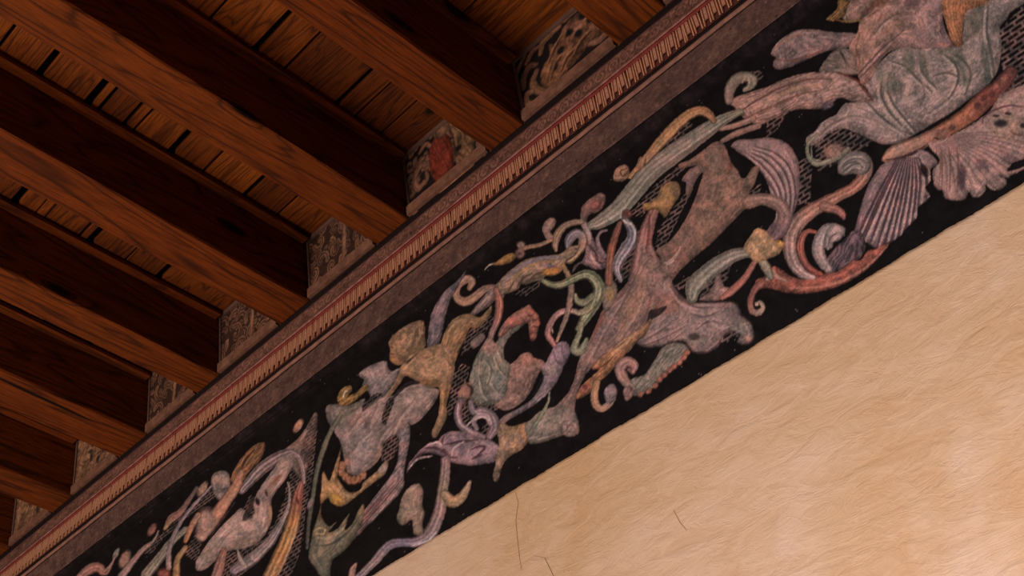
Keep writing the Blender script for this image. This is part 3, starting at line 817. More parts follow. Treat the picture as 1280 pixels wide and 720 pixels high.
    for a in ([(800, 428), (820, 416), (845, 398)], [(805, 432), (830, 422), (856, 408)], [(812, 422), (830, 410), (842, 396)], [(840, 426), (856, 412), (862, 398)], [(862, 392), (880, 396), (896, 390)], [(870, 412), (884, 402), (900, 404)], [(850, 374), (870, 384), (892, 384)]): p.L(a, 1.1, (78, 54, 56), .6, [f]); p.L([(x + 2, y - 3) for x, y in a], 1.2, (154, 124, 112), .4, [f])
    p.B(868, 421, 7, 4, 0, (44, 36, 36), .7)
    for q, c in (([(800, 332), (790, 356), (775, 386), (758, 412), (742, 446)], (90, 62, 56)), ([(816, 345), (813, 372), (806, 398), (792, 420)], (92, 60, 48)), ([(808, 345), (803, 375), (790, 402), (770, 428)], (156, 118, 98)), ([(780, 372), (766, 396), (750, 424), (730, 462)], (152, 118, 106)), ([(752, 392), (746, 408), (738, 428)], (120, 56, 46)), ([(724, 458), (714, 486), (702, 506)], (88, 64, 58)), ([(836, 356), (844, 372), (858, 384), (880, 388)], (158, 120, 106)), ([(896, 384), (912, 386), (920, 394)], (92, 68, 64)), ([(884, 398), (900, 410), (912, 408)], (156, 128, 116)), ([(930, 404), (936, 414), (934, 424)], (150, 124, 108)), ([(690, 520), (702, 512), (712, 516)], (160, 130, 118))):
        p.L(q, 1.4, c, .5, [f])
    p.B(838, 332, 12, 16, 40, (120, 86, 72), .7, None, [f, FIG.index('painted_torso')]); p.B(818, 352, 12, 16, 10, (126, 90, 80), .6, None, [f])
    p.P(f, [(809, 403), (812, 388), (822, 386), (834, 382), (828, 391), (818, 398)], (36, 27, 27), r=2, edge=0)
    p.L([(838, 358), (850, 372), (862, 378), (878, 378)], 2, (70, 50, 46), .6, [f])
    f = fig('painted_leg', 'orange brown clawed leg with a lilac curl')
    p.P(f, [(814, 398), (800, 411), (780, 424), (760, 439), (745, 453), (740, 461), (748, 462), (740, 470), (728, 481), (722, 492), (719, 499), (730, 496), (741, 487), (746, 478), (753, 474), (766, 462), (779, 446), (794, 429), (808, 417)], (150, 100, 64), r=3.5, c2=(-1, 1, (154, 92, 54)), ang=-45, st=.08, mot=.6)
    p.B(731, 486, 8, 6, -40, (150, 76, 56), .8, None, [f]); p.B(731, 484, 3, 3, -40, (100, 44, 38), .7, None, [f]); p.L([(742, 462), (756, 456), (766, 446)], 1.2, (90, 46, 30), .7); p.L([(806, 402), (785, 426), (765, 442)], 1.5, (168, 122, 84), .5, [f])
    p.S(f, [(746, 478, 4.5), (743, 494, 5), (745, 506, 5), (752, 511, 4.5), (760, 506, 4.5), (765, 498, 5)], [(146, 98, 62), (134, 96, 72), (126, 96, 82)], st=.1)
    p.P(f, [(756, 498), (755, 488), (760, 482), (767, 480), (771, 487), (771, 494), (766, 502), (760, 505)], (116, 96, 96), r=3)
    f = fig('painted_fin', 'green fin edged with red beads and a pink curl')
    p.P(f, [(828, 434), (845, 428), (858, 432), (861, 440), (850, 453), (838, 463), (828, 473), (818, 485), (805, 492), (790, 494), (787, 476), (805, 468), (815, 455), (822, 444)], (102, 94, 80), r=3, ang=-50, st=.14, fq=.35)
    for x, y in [(859, 441), (855, 447), (850, 453), (843, 458), (837, 463), (831, 469), (825, 474), (819, 482), (811, 489), (801, 493)]: p.B(x, y, 4, 3.2, -40, (146, 78, 58), .85, f)
    p.S(f, [(790, 486, 5), (780, 474, 6.5), (775, 461, 7), (783, 452, 6.5), (793, 456, 5), (791, 464, 4)], [(126, 94, 82), (128, 90, 80), (134, 92, 82)], st=.06)
    p.P(f, [(779, 488), (786, 482), (794, 490), (786, 500), (781, 499)], (136, 96, 84), r=2); p.B(787, 462, 4, 3, 30, (84, 54, 52), .7)

    # ---- ochre knot with arched stem
    f = fig('painted_arch_stem', 'grey-green stem arching over black')
    p.S(f, [(937, 315, 6.5), (918, 319, 8), (900, 329, 10), (882, 343, 11), (868, 358, 11), (865, 372, 7)], [(112, 100, 86), (118, 102, 88), (108, 102, 86), (104, 98, 82)], st=.12)
    p.S(f, [(951, 324, 5), (958, 335, 6), (963, 346, 4)], [(108, 100, 80)], st=0)
    f = fig('painted_red_stem', 'slim red stem with a pale pink bud')
    p.P(f, [(874, 375), (885, 366), (892, 356), (896, 342), (902, 349), (905, 358), (914, 361), (905, 372), (895, 376)], (138, 98, 86), r=3, c2=(-1, 0, (122, 92, 82)))
    p.S(f, [(944, 326, 3.5), (936, 340, 4), (926, 353, 4.5), (914, 364, 5), (903, 372, 3)], [(132, 76, 62), (126, 70, 58), (134, 80, 66)], st=0)
    f = fig('painted_knot', 'ochre knot where the stems meet')
    p.P(f, [(930, 308), (939, 293), (947, 285), (957, 289), (968, 300), (979, 307), (973, 318), (962, 323), (955, 326), (945, 328), (936, 320)], (152, 112, 72), r=4, mot=.6, edge=.4); p.B(975, 305, 6, 4, 40, (158, 108, 50), .7)

    # ---- lilac plume, red stem and bud, purple blossom
    f = fig('painted_red_reed', 'red-brown reed rising from a grey bud')
    p.P(f, [(755, 388), (753, 368), (757, 352), (766, 350), (772, 362), (768, 377), (761, 388)], (112, 96, 82), r=3); p.B(763, 368, 5, 9, 10, (136, 104, 58), .7)
    p.S(f, [(775, 279, 3.5), (769, 295, 4.5), (764, 312, 5), (762, 330, 5), (761, 353, 5)], [(104, 60, 46), (122, 66, 48), (124, 72, 54)], st=.1)
    f = fig('painted_plume', 'lilac grey feather with white hooked rim')
    p.S(f, [(780, 272, 2), (785, 279, 5), (790, 288, 6), (790, 299, 7), (783, 311, 8), (775, 323, 7), (771, 336, 5), (776, 351, 2.5)], [(112, 100, 100), (96, 90, 100), (116, 104, 106), (122, 104, 108)], st=.2)
    p.B(783, 268, 6, 6, 0, (86, 52, 46), .8); p.L([(777, 262), (776, 272), (783, 278), (790, 281), (794, 290), (793, 300)], 1.2, (176, 158, 148), .9)
    f = fig('painted_blossom', 'small mauve blossom with folded petals')
    p.P(f, [(733, 302), (738, 293), (745, 305), (752, 318), (757, 325), (756, 335), (745, 337), (735, 333), (725, 330), (717, 340), (715, 339), (718, 332), (727, 326), (731, 318)], (112, 84, 84), r=3, ang=40, st=.15)
    p.S(f, [(758, 288, 1.5), (751, 290, 2), (747, 298, 2.5), (749, 309, 3.5), (755, 320, 4)], [(104, 82, 84)], st=0)
    p.L([(734, 304), (741, 312), (748, 322)], 1.2, (60, 38, 44), .8); p.L([(744, 318), (748, 328), (756, 328)], 1.3, (58, 36, 42), .8); p.L([(738, 316), (742, 326), (750, 332)], 1.4, (160, 128, 120), .6)
    # ---- S stems at the upper left of the middle
    f = fig('painted_pod', 'red pink pod on a pale knot')
    p.P(f, [(726, 277), (726, 262), (733, 252), (742, 245), (752, 241), (757, 246), (755, 256), (748, 265), (740, 267), (735, 271), (732, 279)], (126, 84, 74), r=3); p.B(745, 255, 7, 4, -40, (134, 70, 58), .7); p.L([(738, 262), (748, 260), (752, 250)], 1, (80, 36, 34), .7)
    p.S(f, [(728, 275, 3), (732, 285, 4), (736, 294, 4), (737, 303, 2.5)], [(120, 92, 84), (140, 116, 110), (128, 100, 96)], st=0)
    f = fig('painted_tendril', 'brown tendril with two bead knots and a yellow tail')
    p.S(f, [(728, 277, 3.5), (715, 278.5, 4), (704, 284, 4.5), (697, 294, 5), (694, 305, 4), (695, 313, 2)], [(126, 94, 76), (122, 92, 66), (124, 96, 80)], st=.1)
    p.P(f, [(680, 293), (678, 285), (682, 276), (690, 272), (695, 276), (692, 285), (688, 290), (693, 297), (686, 301)], (118, 94, 82), r=3)
    p.S(f, [(689, 300, 2.5), (675, 306, 2.8), (660, 309, 2.8), (651, 311, 3)], [(122, 90, 66)], st=0)
    p.P(f, [(616, 331), (622, 326), (630, 320), (640, 316), (646, 320), (640, 327), (628, 331)], (142, 96, 46), r=2.5); p.L([(618, 329), (611, 332), (606, 337)], .9, (130, 112, 96), .9)
    p.B(650, 317, 6, 6.5, 0, (128, 86, 76), .95, f); p.B(651, 306, 5, 4.5, 0, (134, 98, 86), .9, f); p.B(650, 318, 3, 2.5, 0, (104, 60, 54), .6)
    # ---- scaled ochre scroll
    f = fig('painted_acanthus', 'ochre and blue grey acanthus scroll with an orange lobe')
    p.S(f, [(710, 308, 3.5), (712, 299, 6), (720, 292, 6), (728, 295, 5.5), (728, 306, 5.5), (722, 315, 5), (712, 324, 6)], [(104, 92, 98), (110, 96, 98), (130, 98, 80), (134, 100, 66)], st=.1)
    p.P(f, [(617, 361), (625, 350), (635, 340), (648, 330), (660, 323), (680, 320), (700, 317), (712, 308), (724, 308), (718, 320), (708, 327), (705, 335), (698, 342), (690, 345), (682, 345), (678, 350), (668, 352), (658, 356), (652, 355), (648, 361), (642, 365), (632, 368), (627, 375)], (128, 98, 72), r=3, ang=-32, st=.13, fq=.4, c2=(-1, 1, (128, 100, 84)))
    p.L([(628, 354), (648, 335), (675, 323), (702, 321)], 2.2, (112, 98, 108), .6, [f]); p.L([(640, 350), (660, 334), (690, 327)], 1.4, (158, 112, 60), .6, [f]); p.B(689, 339, 12, 5, -10, (176, 104, 40), .85, None, [f]); p.B(684, 332, 10, 3, 10, (104, 84, 104), .5, None, [f])
    for a in ([(645, 362), (654, 348), (665, 342)], [(660, 354), (668, 344), (678, 340)], [(635, 366), (642, 352)]): p.L(a, 1.2, (80, 56, 40), .7, [f])
    f = fig('painted_scroll', 'brown pink hooked scroll beside the lilac wing')
    p.S(f, [(616, 359, 4), (605, 362, 5), (595, 370, 5.5), (583, 377, 6), (573, 374, 5.5), (570, 365, 5), (574, 355, 5), (583, 349, 5.5), (590, 352, 5), (587, 360, 3.5)], [(112, 82, 72), (132, 98, 76), (136, 96, 72), (138, 98, 82), (128, 92, 70)], st=.1)
    f = fig('painted_leaf', 'pink grey leaf pointing at the hand')
    p.P(f, [(587, 393), (595, 382), (605, 370), (612, 362), (619, 362), (620, 372), (612, 382), (600, 390), (592, 395)], (124, 98, 90), r=3, ang=-50, st=.1)
    f = fig('painted_ribbon', 'red pink ribbon hanging from the acanthus')
    p.S(f, [(620, 362, 4), (624, 375, 5), (624, 388, 5), (621, 402, 4.5), (615, 416, 4), (612, 430, 3)], [(128, 74, 64), (142, 80, 66), (128, 84, 78), (116, 88, 82)], st=.1)
    # ---- green scroll, brown stem, pink serpent
    f = fig('painted_serpent', 'pink serpent looping over a thin stem')
    p.S(f, [(736, 392, 2), (722, 390, 3), (710, 388, 3.5), (697, 393, 4), (688, 405, 4), (685, 418, 4), (690, 427, 3.5), (695, 436, 2.5)], [(128, 84, 76), (150, 104, 96), (132, 84, 80), (138, 84, 76)], st=0, hl=.3)
    p.S(f, [(694, 398, 1.2), (689, 408, 1.5), (691, 416, 1)], [(130, 92, 84)], st=0)
    f = fig('painted_stem', 'thin brown stem behind the green scroll')
    p.S(f, [(704, 332, 3), (710, 344, 3.5), (714, 360, 4), (712, 380, 4), (708, 396, 3.5), (702, 411, 3), (696, 427, 1.8)], [(132, 100, 62), (112, 88, 70), (118, 90, 76), (126, 98, 76)], st=0)
    f = fig('painted_green_scroll', 'olive green question mark scroll')
    p.S(f, [(679, 351, 3), (690, 356, 4), (703, 355.5, 4.5), (718, 348, 5), (732, 343, 6), (743, 348, 7), (749, 360, 7.5), (746, 374, 7.5), (738, 388, 7), (730, 400, 6), (723, 411, 4)], [(92, 98, 66), (102, 102, 74), (98, 98, 70), (104, 102, 76), (96, 98, 70)], st=.22, hl=.28, hq=0)
    p.S(f, [(741, 371, 5), (731, 378, 5), (722, 376, 4), (719, 368, 1.5)], [(100, 98, 72), (118, 112, 82)], st=0); p.S(f, [(742, 380, 5), (733, 388, 5), (723, 391, 3.5), (717, 388, 1.5)], [(98, 98, 70), (128, 114, 92)], st=0)
    p.S(f, [(727, 404, 3.5), (724, 418, 3.5), (719, 430, 4.5), (718, 438, 5), (726, 439, 5), (731, 430, 4), (733, 424, 2.5)], [(104, 104, 76), (112, 110, 84), (104, 104, 80)], st=0)
    p.L([(730, 345), (742, 350), (746, 362), (742, 378), (728, 400)], 1.1, (152, 146, 110), .6); p.L([(722, 434), (727, 430)], 1, (58, 60, 44), .8)

    # ---- green bird
    f = fig('painted_breast', 'rose pink breast of the painted bird')
    p.P(f, [(634, 460), (645, 450), (653, 442), (662, 441), (668, 448), (677, 450), (681, 456), (674, 466), (668, 480), (660, 495), (650, 505), (637, 513), (625, 511), (618, 504), (632, 490), (636, 470)], (132, 90, 78), r=4, c2=(0, 1, (134, 98, 86)), mot=.7, edge=.35)
    for x, y in [(660, 470), (655, 482), (648, 492), (662, 486), (668, 472)]: p.B(x, y, 2, 1.6, 0, (92, 54, 44), .5, None, [f])
    p.B(660, 450, 14, 7, 0, (142, 88, 70), .5, None, [f])
    f = fig('painted_arm', 'pale lilac arm ending in a rounded fist')
    p.P(f, [(676, 460), (683, 452), (690, 438), (696, 430), (703, 427), (709, 428), (713, 437), (711, 446), (706, 452), (702, 465), (693, 482), (680, 497), (665, 508), (650, 517), (640, 523), (627, 531), (622, 529), (630, 520), (645, 512), (658, 504), (668, 495), (675, 482), (679, 470)], (126, 104, 102), r=3.5, c2=(1, -1, (124, 98, 108)), mot=.5)
    p.L([(692, 440), (696, 452), (704, 455), (710, 448)], 1.1, (80, 58, 66), .7); p.L([(702, 430), (703, 442)], 1, (84, 60, 70), .5); p.B(688, 462, 9, 7, 0, (136, 114, 98), .5, None, [f]); p.P(f, [(672, 480), (676, 472), (680, 472), (676, 482), (670, 492), (666, 496)], (22, 16, 17), r=1, edge=0)
    f = fig('painted_bird', 'plump grey-green bird with a red crest')
    p.P(f, [(587, 498), (586, 480), (590, 460), (595, 446), (603, 432), (612, 420), (620, 428), (632, 405), (645, 392), (655, 388), (660, 400), (648, 412), (638, 420), (631, 432), (630, 448), (638, 456), (637, 470), (633, 490), (624, 502), (610, 507), (597, 506)], (110, 104, 90), r=5, edge=.4, c2=(0, 1, (104, 100, 86)), ang=-75, st=.08, mot=.7)
    h = fig('painted_crest', 'coral red feathered head and crest', f)
    p.P(h, [(622, 418), (630, 403), (640, 393), (652, 386), (662, 381), (667, 388), (673, 394), (674, 402), (672, 415), (669, 425), (663, 424), (661, 412), (660, 404), (651, 406), (644, 409), (636, 413), (628, 421)], (140, 92, 82), r=3, c2=(1, 1, (158, 80, 62)), mot=.5)
    for x, y in [(664, 390), (669, 396), (671, 404), (668, 412), (667, 420)]: p.B(x, y, 4, 4, 0, (164, 86, 66), .6, h); p.L([(x - 4, y + 4), (x + 1, y + 4.5)], .8, (70, 30, 28), .7)
    for x, y, rx, ry, c in [(613, 432, 10, 13, (140, 92, 82)), (630, 405, 8, 12, (142, 84, 78)), (652, 396, 8, 6, (126, 98, 88)), (612, 470, 10, 22, (126, 114, 96)), (600, 485, 8, 16, (90, 92, 82)), (625, 475, 7, 18, (104, 106, 100)), (622, 495, 12, 6, (122, 106, 100))]: p.B(x, y, rx, ry, 15, c, .5, None, [f])
    for a in ([(605, 450), (612, 462), (608, 480)], [(617, 446), (622, 460), (630, 470)], [(598, 470), (602, 490), (608, 500)], [(622, 440), (627, 452)], [(612, 478), (622, 492)]): p.L(a, 1.2, (158, 142, 122), .5, [f]); p.L([(x + 2.5, y) for x, y in a], 1, (70, 68, 60), .5, [f])
    p.P(f, [(574, 505), (572, 492), (578, 482), (586, 478), (592, 485), (590, 495), (584, 500), (580, 508)], (134, 90, 76), r=3); p.L([(583, 480), (590, 486), (588, 494)], 1.6, (40, 32, 32), .8)
    p.P(f, [(588, 428), (596, 420), (604, 416), (606, 424), (598, 432), (592, 436)], (122, 94, 88), r=2)

    # ---- winged child
    f = fig('painted_wing', 'lilac grey wing of the ochre child')
    p.P(f, [(534, 434), (535, 418), (537, 402), (540, 390), (548, 375), (558, 362), (570, 352), (583, 338), (572, 360), (562, 378), (556, 400), (552, 420), (547, 433), (541, 436)], (98, 85, 90), r=4, ang=-70, st=.1, c2=(0, 1, (106, 88, 92)))
    f = fig('painted_child', 'ochre skinned winged child reaching up')
    p.P(f, [(551, 434), (556, 415), (563, 403), (573, 395), (588, 392), (598, 397), (608, 389), (614, 382), (614, 391), (605, 404), (595, 411), (588, 410), (583, 420), (576, 434), (568, 454), (560, 462)], (144, 102, 66), r=4, edge=.4, ang=-55, st=.06)
    p.P(f, [(502, 457), (512, 447), (525, 438), (540, 433), (553, 430), (565, 440), (568, 455), (568, 465), (565, 478), (561, 495), (558, 507), (559, 520), (553, 533), (546, 546), (541, 546), (540, 538), (546, 525), (549, 510), (550, 495), (548, 484), (540, 485), (528, 484), (520, 476), (508, 470), (502, 476), (495, 486), (488, 496), (480, 506), (474, 507), (478, 495), (486, 482), (492, 470), (497, 463)], (150, 108, 74), r=5, edge=.4, mot=.4)
    h = fig('painted_head', 'curly brown haired head', f)
    p.P(h, [(486, 428), (492, 418), (505, 408), (518, 402), (528, 401), (531, 408), (531, 420), (532, 432), (522, 443), (510, 452), (502, 456), (493, 455), (487, 448), (488, 438)], (138, 98, 66), r=4, edge=.4, c2=(1, -1, (122, 88, 64)), mot=.7)
    for x, y, rx, ry, c in [(530, 438, 14, 9, (118, 88, 58)), (545, 462, 14, 10, (160, 116, 80)), (536, 478, 14, 5, (104, 72, 40)), (493, 450, 7, 5, (146, 94, 50)), (508, 425, 10, 10, (150, 104, 76)), (553, 500, 5, 16, (150, 98, 52)), (488, 485, 4, 10, (158, 112, 70))]: p.B(x, y, rx, ry, 0, c, .5, None, [f, h])
    p.L([(550, 446), (560, 452), (566, 460)], 1.2, (90, 56, 36), .6, [f]); p.L([(522, 448), (512, 440), (508, 450)], 1, (80, 52, 36), .6, [f]); p.B(490, 434, 2, 1.2, 0, (60, 36, 26), .7); p.L([(487, 442), (493, 443)], 1, (80, 40, 30), .7); p.L([(509, 454), (514, 448)], 1.4, (60, 40, 32), .7)
    for k in range(14): p.L([(505 + k * 2, 408 - k * .4 + (k % 3) * 7), (508 + k * 1.6, 414 + (k % 3) * 8), (504 + k * 1.8, 420 + (k % 3) * 7)], .8, (92, 62, 40) if k % 2 else (166, 124, 88), .5, [f, h])
    for q, c in (([(558, 428), (562, 412), (572, 402), (586, 398)], (176, 128, 84)), ([(566, 446), (576, 424), (590, 404)], (100, 66, 40)), ([(530, 452), (545, 446), (558, 452), (560, 474)], (176, 130, 92)), ([(512, 462), (526, 466), (544, 470)], (168, 124, 86)), ([(552, 488), (554, 505), (550, 522)], (172, 122, 76)), ([(560, 470), (558, 490), (555, 508)], (96, 62, 36)), ([(494, 470), (488, 484), (480, 498)], (174, 126, 82)), ([(520, 436), (516, 426), (522, 414)], (96, 66, 44)), ([(494, 424), (502, 420), (506, 428)], (98, 66, 44)), ([(534, 436), (542, 442), (540, 452)], (104, 74, 46))):
        p.L(q, 1.3, c, .5, [f])
    # ---- pale cloth figure
    f = fig('painted_limb', 'pale lilac limb turning into a ribbed pink leaf')
    p.P(f, [(490, 592), (497, 575), (498, 556), (492, 549), (500, 538), (511, 530), (512, 550), (508, 572), (505, 590), (505, 606), (498, 618), (485, 632), (470, 648), (455, 662), (440, 676), (425, 686), (412, 696), (402, 691), (412, 680), (430, 665), (450, 645), (465, 625), (478, 608)], (120, 104, 104), r=3.5, c2=(-1, 1, (134, 82, 78)), ang=-52, st=.12, fq=.4)
    for o in (-3, 2, 6): p.L([(496 + o, 600), (478 + o, 622), (455 + o, 648), (425 + o, 678)], 1, (92, 46, 46), .6, [f]); p.L([(500 + o, 602), (482 + o, 624), (459 + o, 650)], 1.1, (168, 128, 118), .45, [f])
    f = fig('painted_cloth', 'pinkish grey draped figure with an ochre horn')
    p.P(f, [(448, 468), (460, 458), (475, 452), (483, 452), (485, 460), (490, 464), (500, 460), (495, 476), (485, 490), (476, 502), (466, 500), (460, 490), (452, 484), (455, 475)], (118, 102, 98), r=4, ang=-45, st=.06)
    h = fig('painted_horn_tip', 'small ochre horn', f)
    p.P(h, [(423, 505), (422, 495), (428, 485), (438, 482), (440, 488), (436, 494), (446, 490), (455, 481), (461, 484), (450, 496), (438, 505), (430, 508)], (144, 98, 46), r=3, ang=-40, st=.15); p.S(h, [(429, 496, 1.5), (431, 490, 1.5), (434, 489, 1)], [(176, 150, 120)], st=0)
    p.P(f, [(408, 508), (420, 505), (432, 507), (445, 503), (456, 498), (452, 510), (440, 522), (430, 533), (420, 538), (412, 531), (408, 520)], (112, 98, 92), r=5, c2=(1, 0, (98, 92, 76)))
    p.P(f, [(418, 538), (432, 520), (448, 511), (460, 500), (475, 497), (490, 495), (500, 488), (512, 482), (525, 480), (540, 485), (549, 488), (545, 500), (537, 512), (525, 525), (515, 531), (510, 529), (505, 536), (497, 541), (490, 549), (480, 556), (478, 566), (470, 579), (455, 591), (445, 594), (435, 591), (431, 580), (428, 562), (424, 549)], (134, 108, 98), r=6, edge=.3, c2=(-1, 1, (124, 106, 102)), mot=.4)
    for x, y, rx, ry, an, c in [(445, 527, 12, 6, -50, (146, 98, 80)), (450, 524, 8, 3, -55, (134, 74, 56)), (474, 568, 6, 18, 25, (134, 94, 74)), (434, 578, 4, 14, 0, (132, 90, 70)), (520, 500, 22, 12, -30, (142, 116, 104)), (432, 520, 4, 14, 35, (94, 92, 76)), (455, 560, 14, 20, 20, (132, 114, 110)), (459, 528, 3, 8, 20, (80, 60, 60)), (480, 520, 3, 16, 10, (112, 90, 86))]: p.B(x, y, rx, ry, an, c, .5, None, [f])
    p.L([(453, 548), (460, 545), (466, 538)], 1.2, (168, 146, 134), .5, [f]); p.L([(508, 480), (516, 478), (524, 478)], 2.2, (36, 26, 28), .8); p.L([(492, 497), (500, 488), (508, 480)], 2, (40, 30, 32), .8)
    def slit(pts):
        p.P(net, pts, (20, 15, 16), r=1, edge=0, li=0, mot=.2)
        Bp = spline(np.asarray(pts, float), 5, True)
        ii = p.pick(Bp, 0)
        ii = ii[p.inside(p.wx[ii], p.wy[ii], Bp)]
        p.put(ii, .8 * np.clip(lat[ii], 0, 1), np.array((112., 88, 82)), net)
    slit([(453, 508), (462, 498), (472, 491), (478, 495), (465, 508), (455, 515)])
    slit([(482, 505), (488, 497), (493, 500), (488, 515), (482, 531), (477, 526)])
    slit([(478, 558), (488, 546), (498, 545), (497, 561), (489, 575), (479, 580)])
    p.S(f, [(448, 528, 4), (458, 516, 5), (472, 504, 5.5), (482, 498, 4)], [(140, 112, 102)], st=0, a=.6)
    p.S(f, [(464, 534, 3), (470, 520, 5), (476, 506, 5)], [(136, 106, 98)], st=0, a=.6)
    for q in ([(436, 540), (446, 526), (460, 514)], [(490, 540), (500, 520), (516, 502)], [(470, 560), (476, 545), (488, 530)], [(440, 566), (448, 552), (458, 544)]): p.L(q, 1.3, (98, 76, 74), .45, [f]); p.L([(x + 3, y + 1) for x, y in q], 1.5, (160, 134, 122), .4, [f])
    f = fig('painted_tassel', 'orange tassels hanging under the draped figure')
    for x, y in [(427, 590), (432, 596), (437, 600), (443, 600), (449, 598), (454, 594), (428, 582)]: p.B(x, y, 4.5, 5.5, 0, (146, 90, 60), .95, f, None, .3)
    for x in (432, 438, 444, 450): p.L([(x, 594), (x, 603)], .8, (88, 44, 32), .6)
    f = fig('painted_yellow_leaf', 'ochre feathered leaf with a bright yellow base')
    p.P(f, [(427, 558), (421, 575), (416, 590), (411, 601), (404, 589), (402, 605), (401, 628), (410, 623), (415, 629), (424, 633), (432, 631), (445, 621), (460, 609), (470, 601), (482, 592), (485, 577), (478, 580), (470, 590), (455, 602), (450, 612), (438, 616), (429, 608), (422, 596), (424, 580)], (150, 112, 78), r=3, ang=70, st=.1, fq=.35, c2=(-1, 1, (158, 112, 64)))
    p.B(420, 624, 9, 6, 35, (174, 122, 42), .75, None, [f]); p.B(478, 585, 8, 7, 0, (142, 118, 104), .7, None, [f])
    for a in ([(449, 612), (452, 602), (456, 596)], [(424, 598), (430, 608), (440, 612)], [(440, 618), (450, 606)]): p.L(a, 1, (80, 48, 34), .7, [f])
    f = fig('painted_cup', 'grey-green leafy cup on a forked foot')
    p.P(f, [(402, 624), (399, 640), (392, 660), (388, 680), (386, 696), (394, 710), (402, 722), (412, 724), (413, 712), (416, 700), (426, 692), (438, 680), (450, 660), (455, 645), (454, 630), (448, 638), (440, 655), (431, 662), (437, 642), (433, 646), (422, 660), (411, 666), (421, 652), (412, 658), (405, 652), (401, 642)], (96, 90, 74), r=3, c2=(0, -1, (118, 100, 70)), mot=.5)
    p.L([(396, 672), (412, 672), (430, 660), (444, 642)], 1.4, (140, 122, 92), .6, [f]); p.L([(394, 682), (414, 680), (436, 664), (452, 642)], 1.4, (62, 64, 54), .7, [f]); p.S(f, [(393, 664, 1.2), (399, 660, 1.5), (406, 662, 1.5), (404, 667, 1.2), (395, 667, 1.2)], [(146, 116, 72)], st=0); p.L([(400, 640), (399, 652)], 1.2, (80, 52, 34), .7); p.B(421, 646, 3, 8, 40, (150, 118, 72), .7, None, [f])
    f = fig('painted_rod', 'thin olive rod bounding the leafy cup')
    p.S(f, [(428, 514, 2), (415, 536, 3), (405, 560, 3.5), (396, 590, 3.2), (391, 622, 2.8), (386, 655, 2.6), (384, 685, 2)], [(92, 88, 70), (82, 80, 62), (72, 70, 58), (64, 60, 52)], st=0)

    # ---- mauve flower, yellow fish, twisted stem under it
    f = fig('painted_flower', 'mauve trumpet flower with rolled petals')
    p.S(f, [(575, 501, 4), (572, 518, 5), (577, 532, 5), (590, 541, 5), (605, 546, 3)], [(100, 74, 80), (106, 82, 88), (112, 84, 88)], st=0)
    p.S(f, [(588, 502, 3), (592, 514, 5), (605, 515, 6), (615, 522, 6.5), (618, 534, 6.5), (612, 545, 5)], [(104, 84, 90), (112, 90, 94), (104, 84, 90)], st=.12)
    p.S(f, [(596, 536, 3), (592, 527, 3.5), (599, 519, 4), (609, 520, 4), (613, 529, 3.5)], [(112, 88, 94), (136, 108, 108)], st=0)
    p.P(f, [(509, 591), (511, 580), (520, 568), (530, 558), (538, 553), (545, 553), (552, 545), (560, 540), (570, 539), (580, 540), (590, 545), (600, 548), (612, 550), (622, 556), (626, 564), (618, 577), (605, 580), (590, 582), (575, 580), (562, 577), (552, 570), (535, 566), (525, 570), (515, 580)], (112, 84, 90), r=3, c2=(1, 0, (122, 98, 102)), mot=.5)
    for a in ([(555, 545), (552, 556), (560, 570), (572, 572)], [(556, 556), (575, 552), (597, 550)], [(588, 562), (600, 558), (606, 560), (596, 570)], [(514, 580), (526, 568), (545, 566)], [(530, 560), (545, 560), (556, 566)], [(590, 574), (602, 568)]): p.L(a, 1.4, (62, 36, 48), .75, [f])
    for a in ([(535, 556), (548, 553), (554, 560)], [(564, 570), (568, 560), (580, 552)], [(583, 533), (591, 525), (603, 521), (613, 526)], [(573, 505), (572, 520), (578, 532), (592, 542)], [(594, 514), (597, 517), (601, 516)], [(511, 586), (522, 574), (540, 570)]): p.L(a, 1.2, (172, 142, 138), .75)
    f = fig('painted_fish', 'mottled ochre fish shape with a dangling fin')
    p.P(f, [(624, 556), (621, 540), (624, 530), (632, 522), (638, 518), (630, 528), (640, 533), (650, 530), (659, 529), (662, 540), (660, 552), (652, 562), (640, 569), (632, 576), (627, 585), (623, 600), (619, 602), (616, 595), (619, 580), (620, 568)], (150, 104, 62), r=3.5, c2=(-1, 0, (136, 106, 84)), mot=.9)
    for x, y in [(640, 548), (634, 556), (648, 545), (652, 552), (628, 566)]: p.B(x, y, 3, 5, 20, (108, 88, 80), .5, None, [f])
    f = fig('painted_foot', 'dusty pink lobed foot beside the ochre fish')
    p.P(f, [(656, 532), (664, 524), (675, 514), (688, 510), (702, 506), (715, 510), (722, 522), (724, 535), (722, 543), (713, 545), (706, 540), (697, 546), (684, 551), (672, 554), (661, 553)], (120, 98, 88), r=4, c2=(-1, 0, (108, 100, 84)), mot=.6)
    p.P(f, [(701, 533), (706, 526), (715, 525), (723, 531), (722, 541), (714, 546), (706, 544)], (132, 104, 94), r=2.5); p.L([(707, 539), (712, 531), (718, 534)], 1, (84, 60, 56), .7)
    p.S(f, [(687, 490, .8), (685, 503, 1.8), (677, 518, 2.4), (668, 532, 2.5)], [(98, 100, 76)], st=0)
    f = fig('painted_stem', 'violet stem twisting down to the lower border')
    p.S(f, [(557, 575, 6), (556, 595, 6.5), (553, 615, 7), (551, 632, 7.5), (546, 650, 8), (537, 667, 8.5), (522, 677, 6.5), (505, 678, 5.5), (490, 680, 6), (478, 690, 6), (468, 702, 5.5), (455, 715, 5), (446, 724, 5)], [(118, 90, 92), (126, 100, 80), (120, 92, 88), (116, 94, 92), (94, 82, 100), (110, 90, 98), (122, 96, 92), (104, 90, 100)], st=.14)
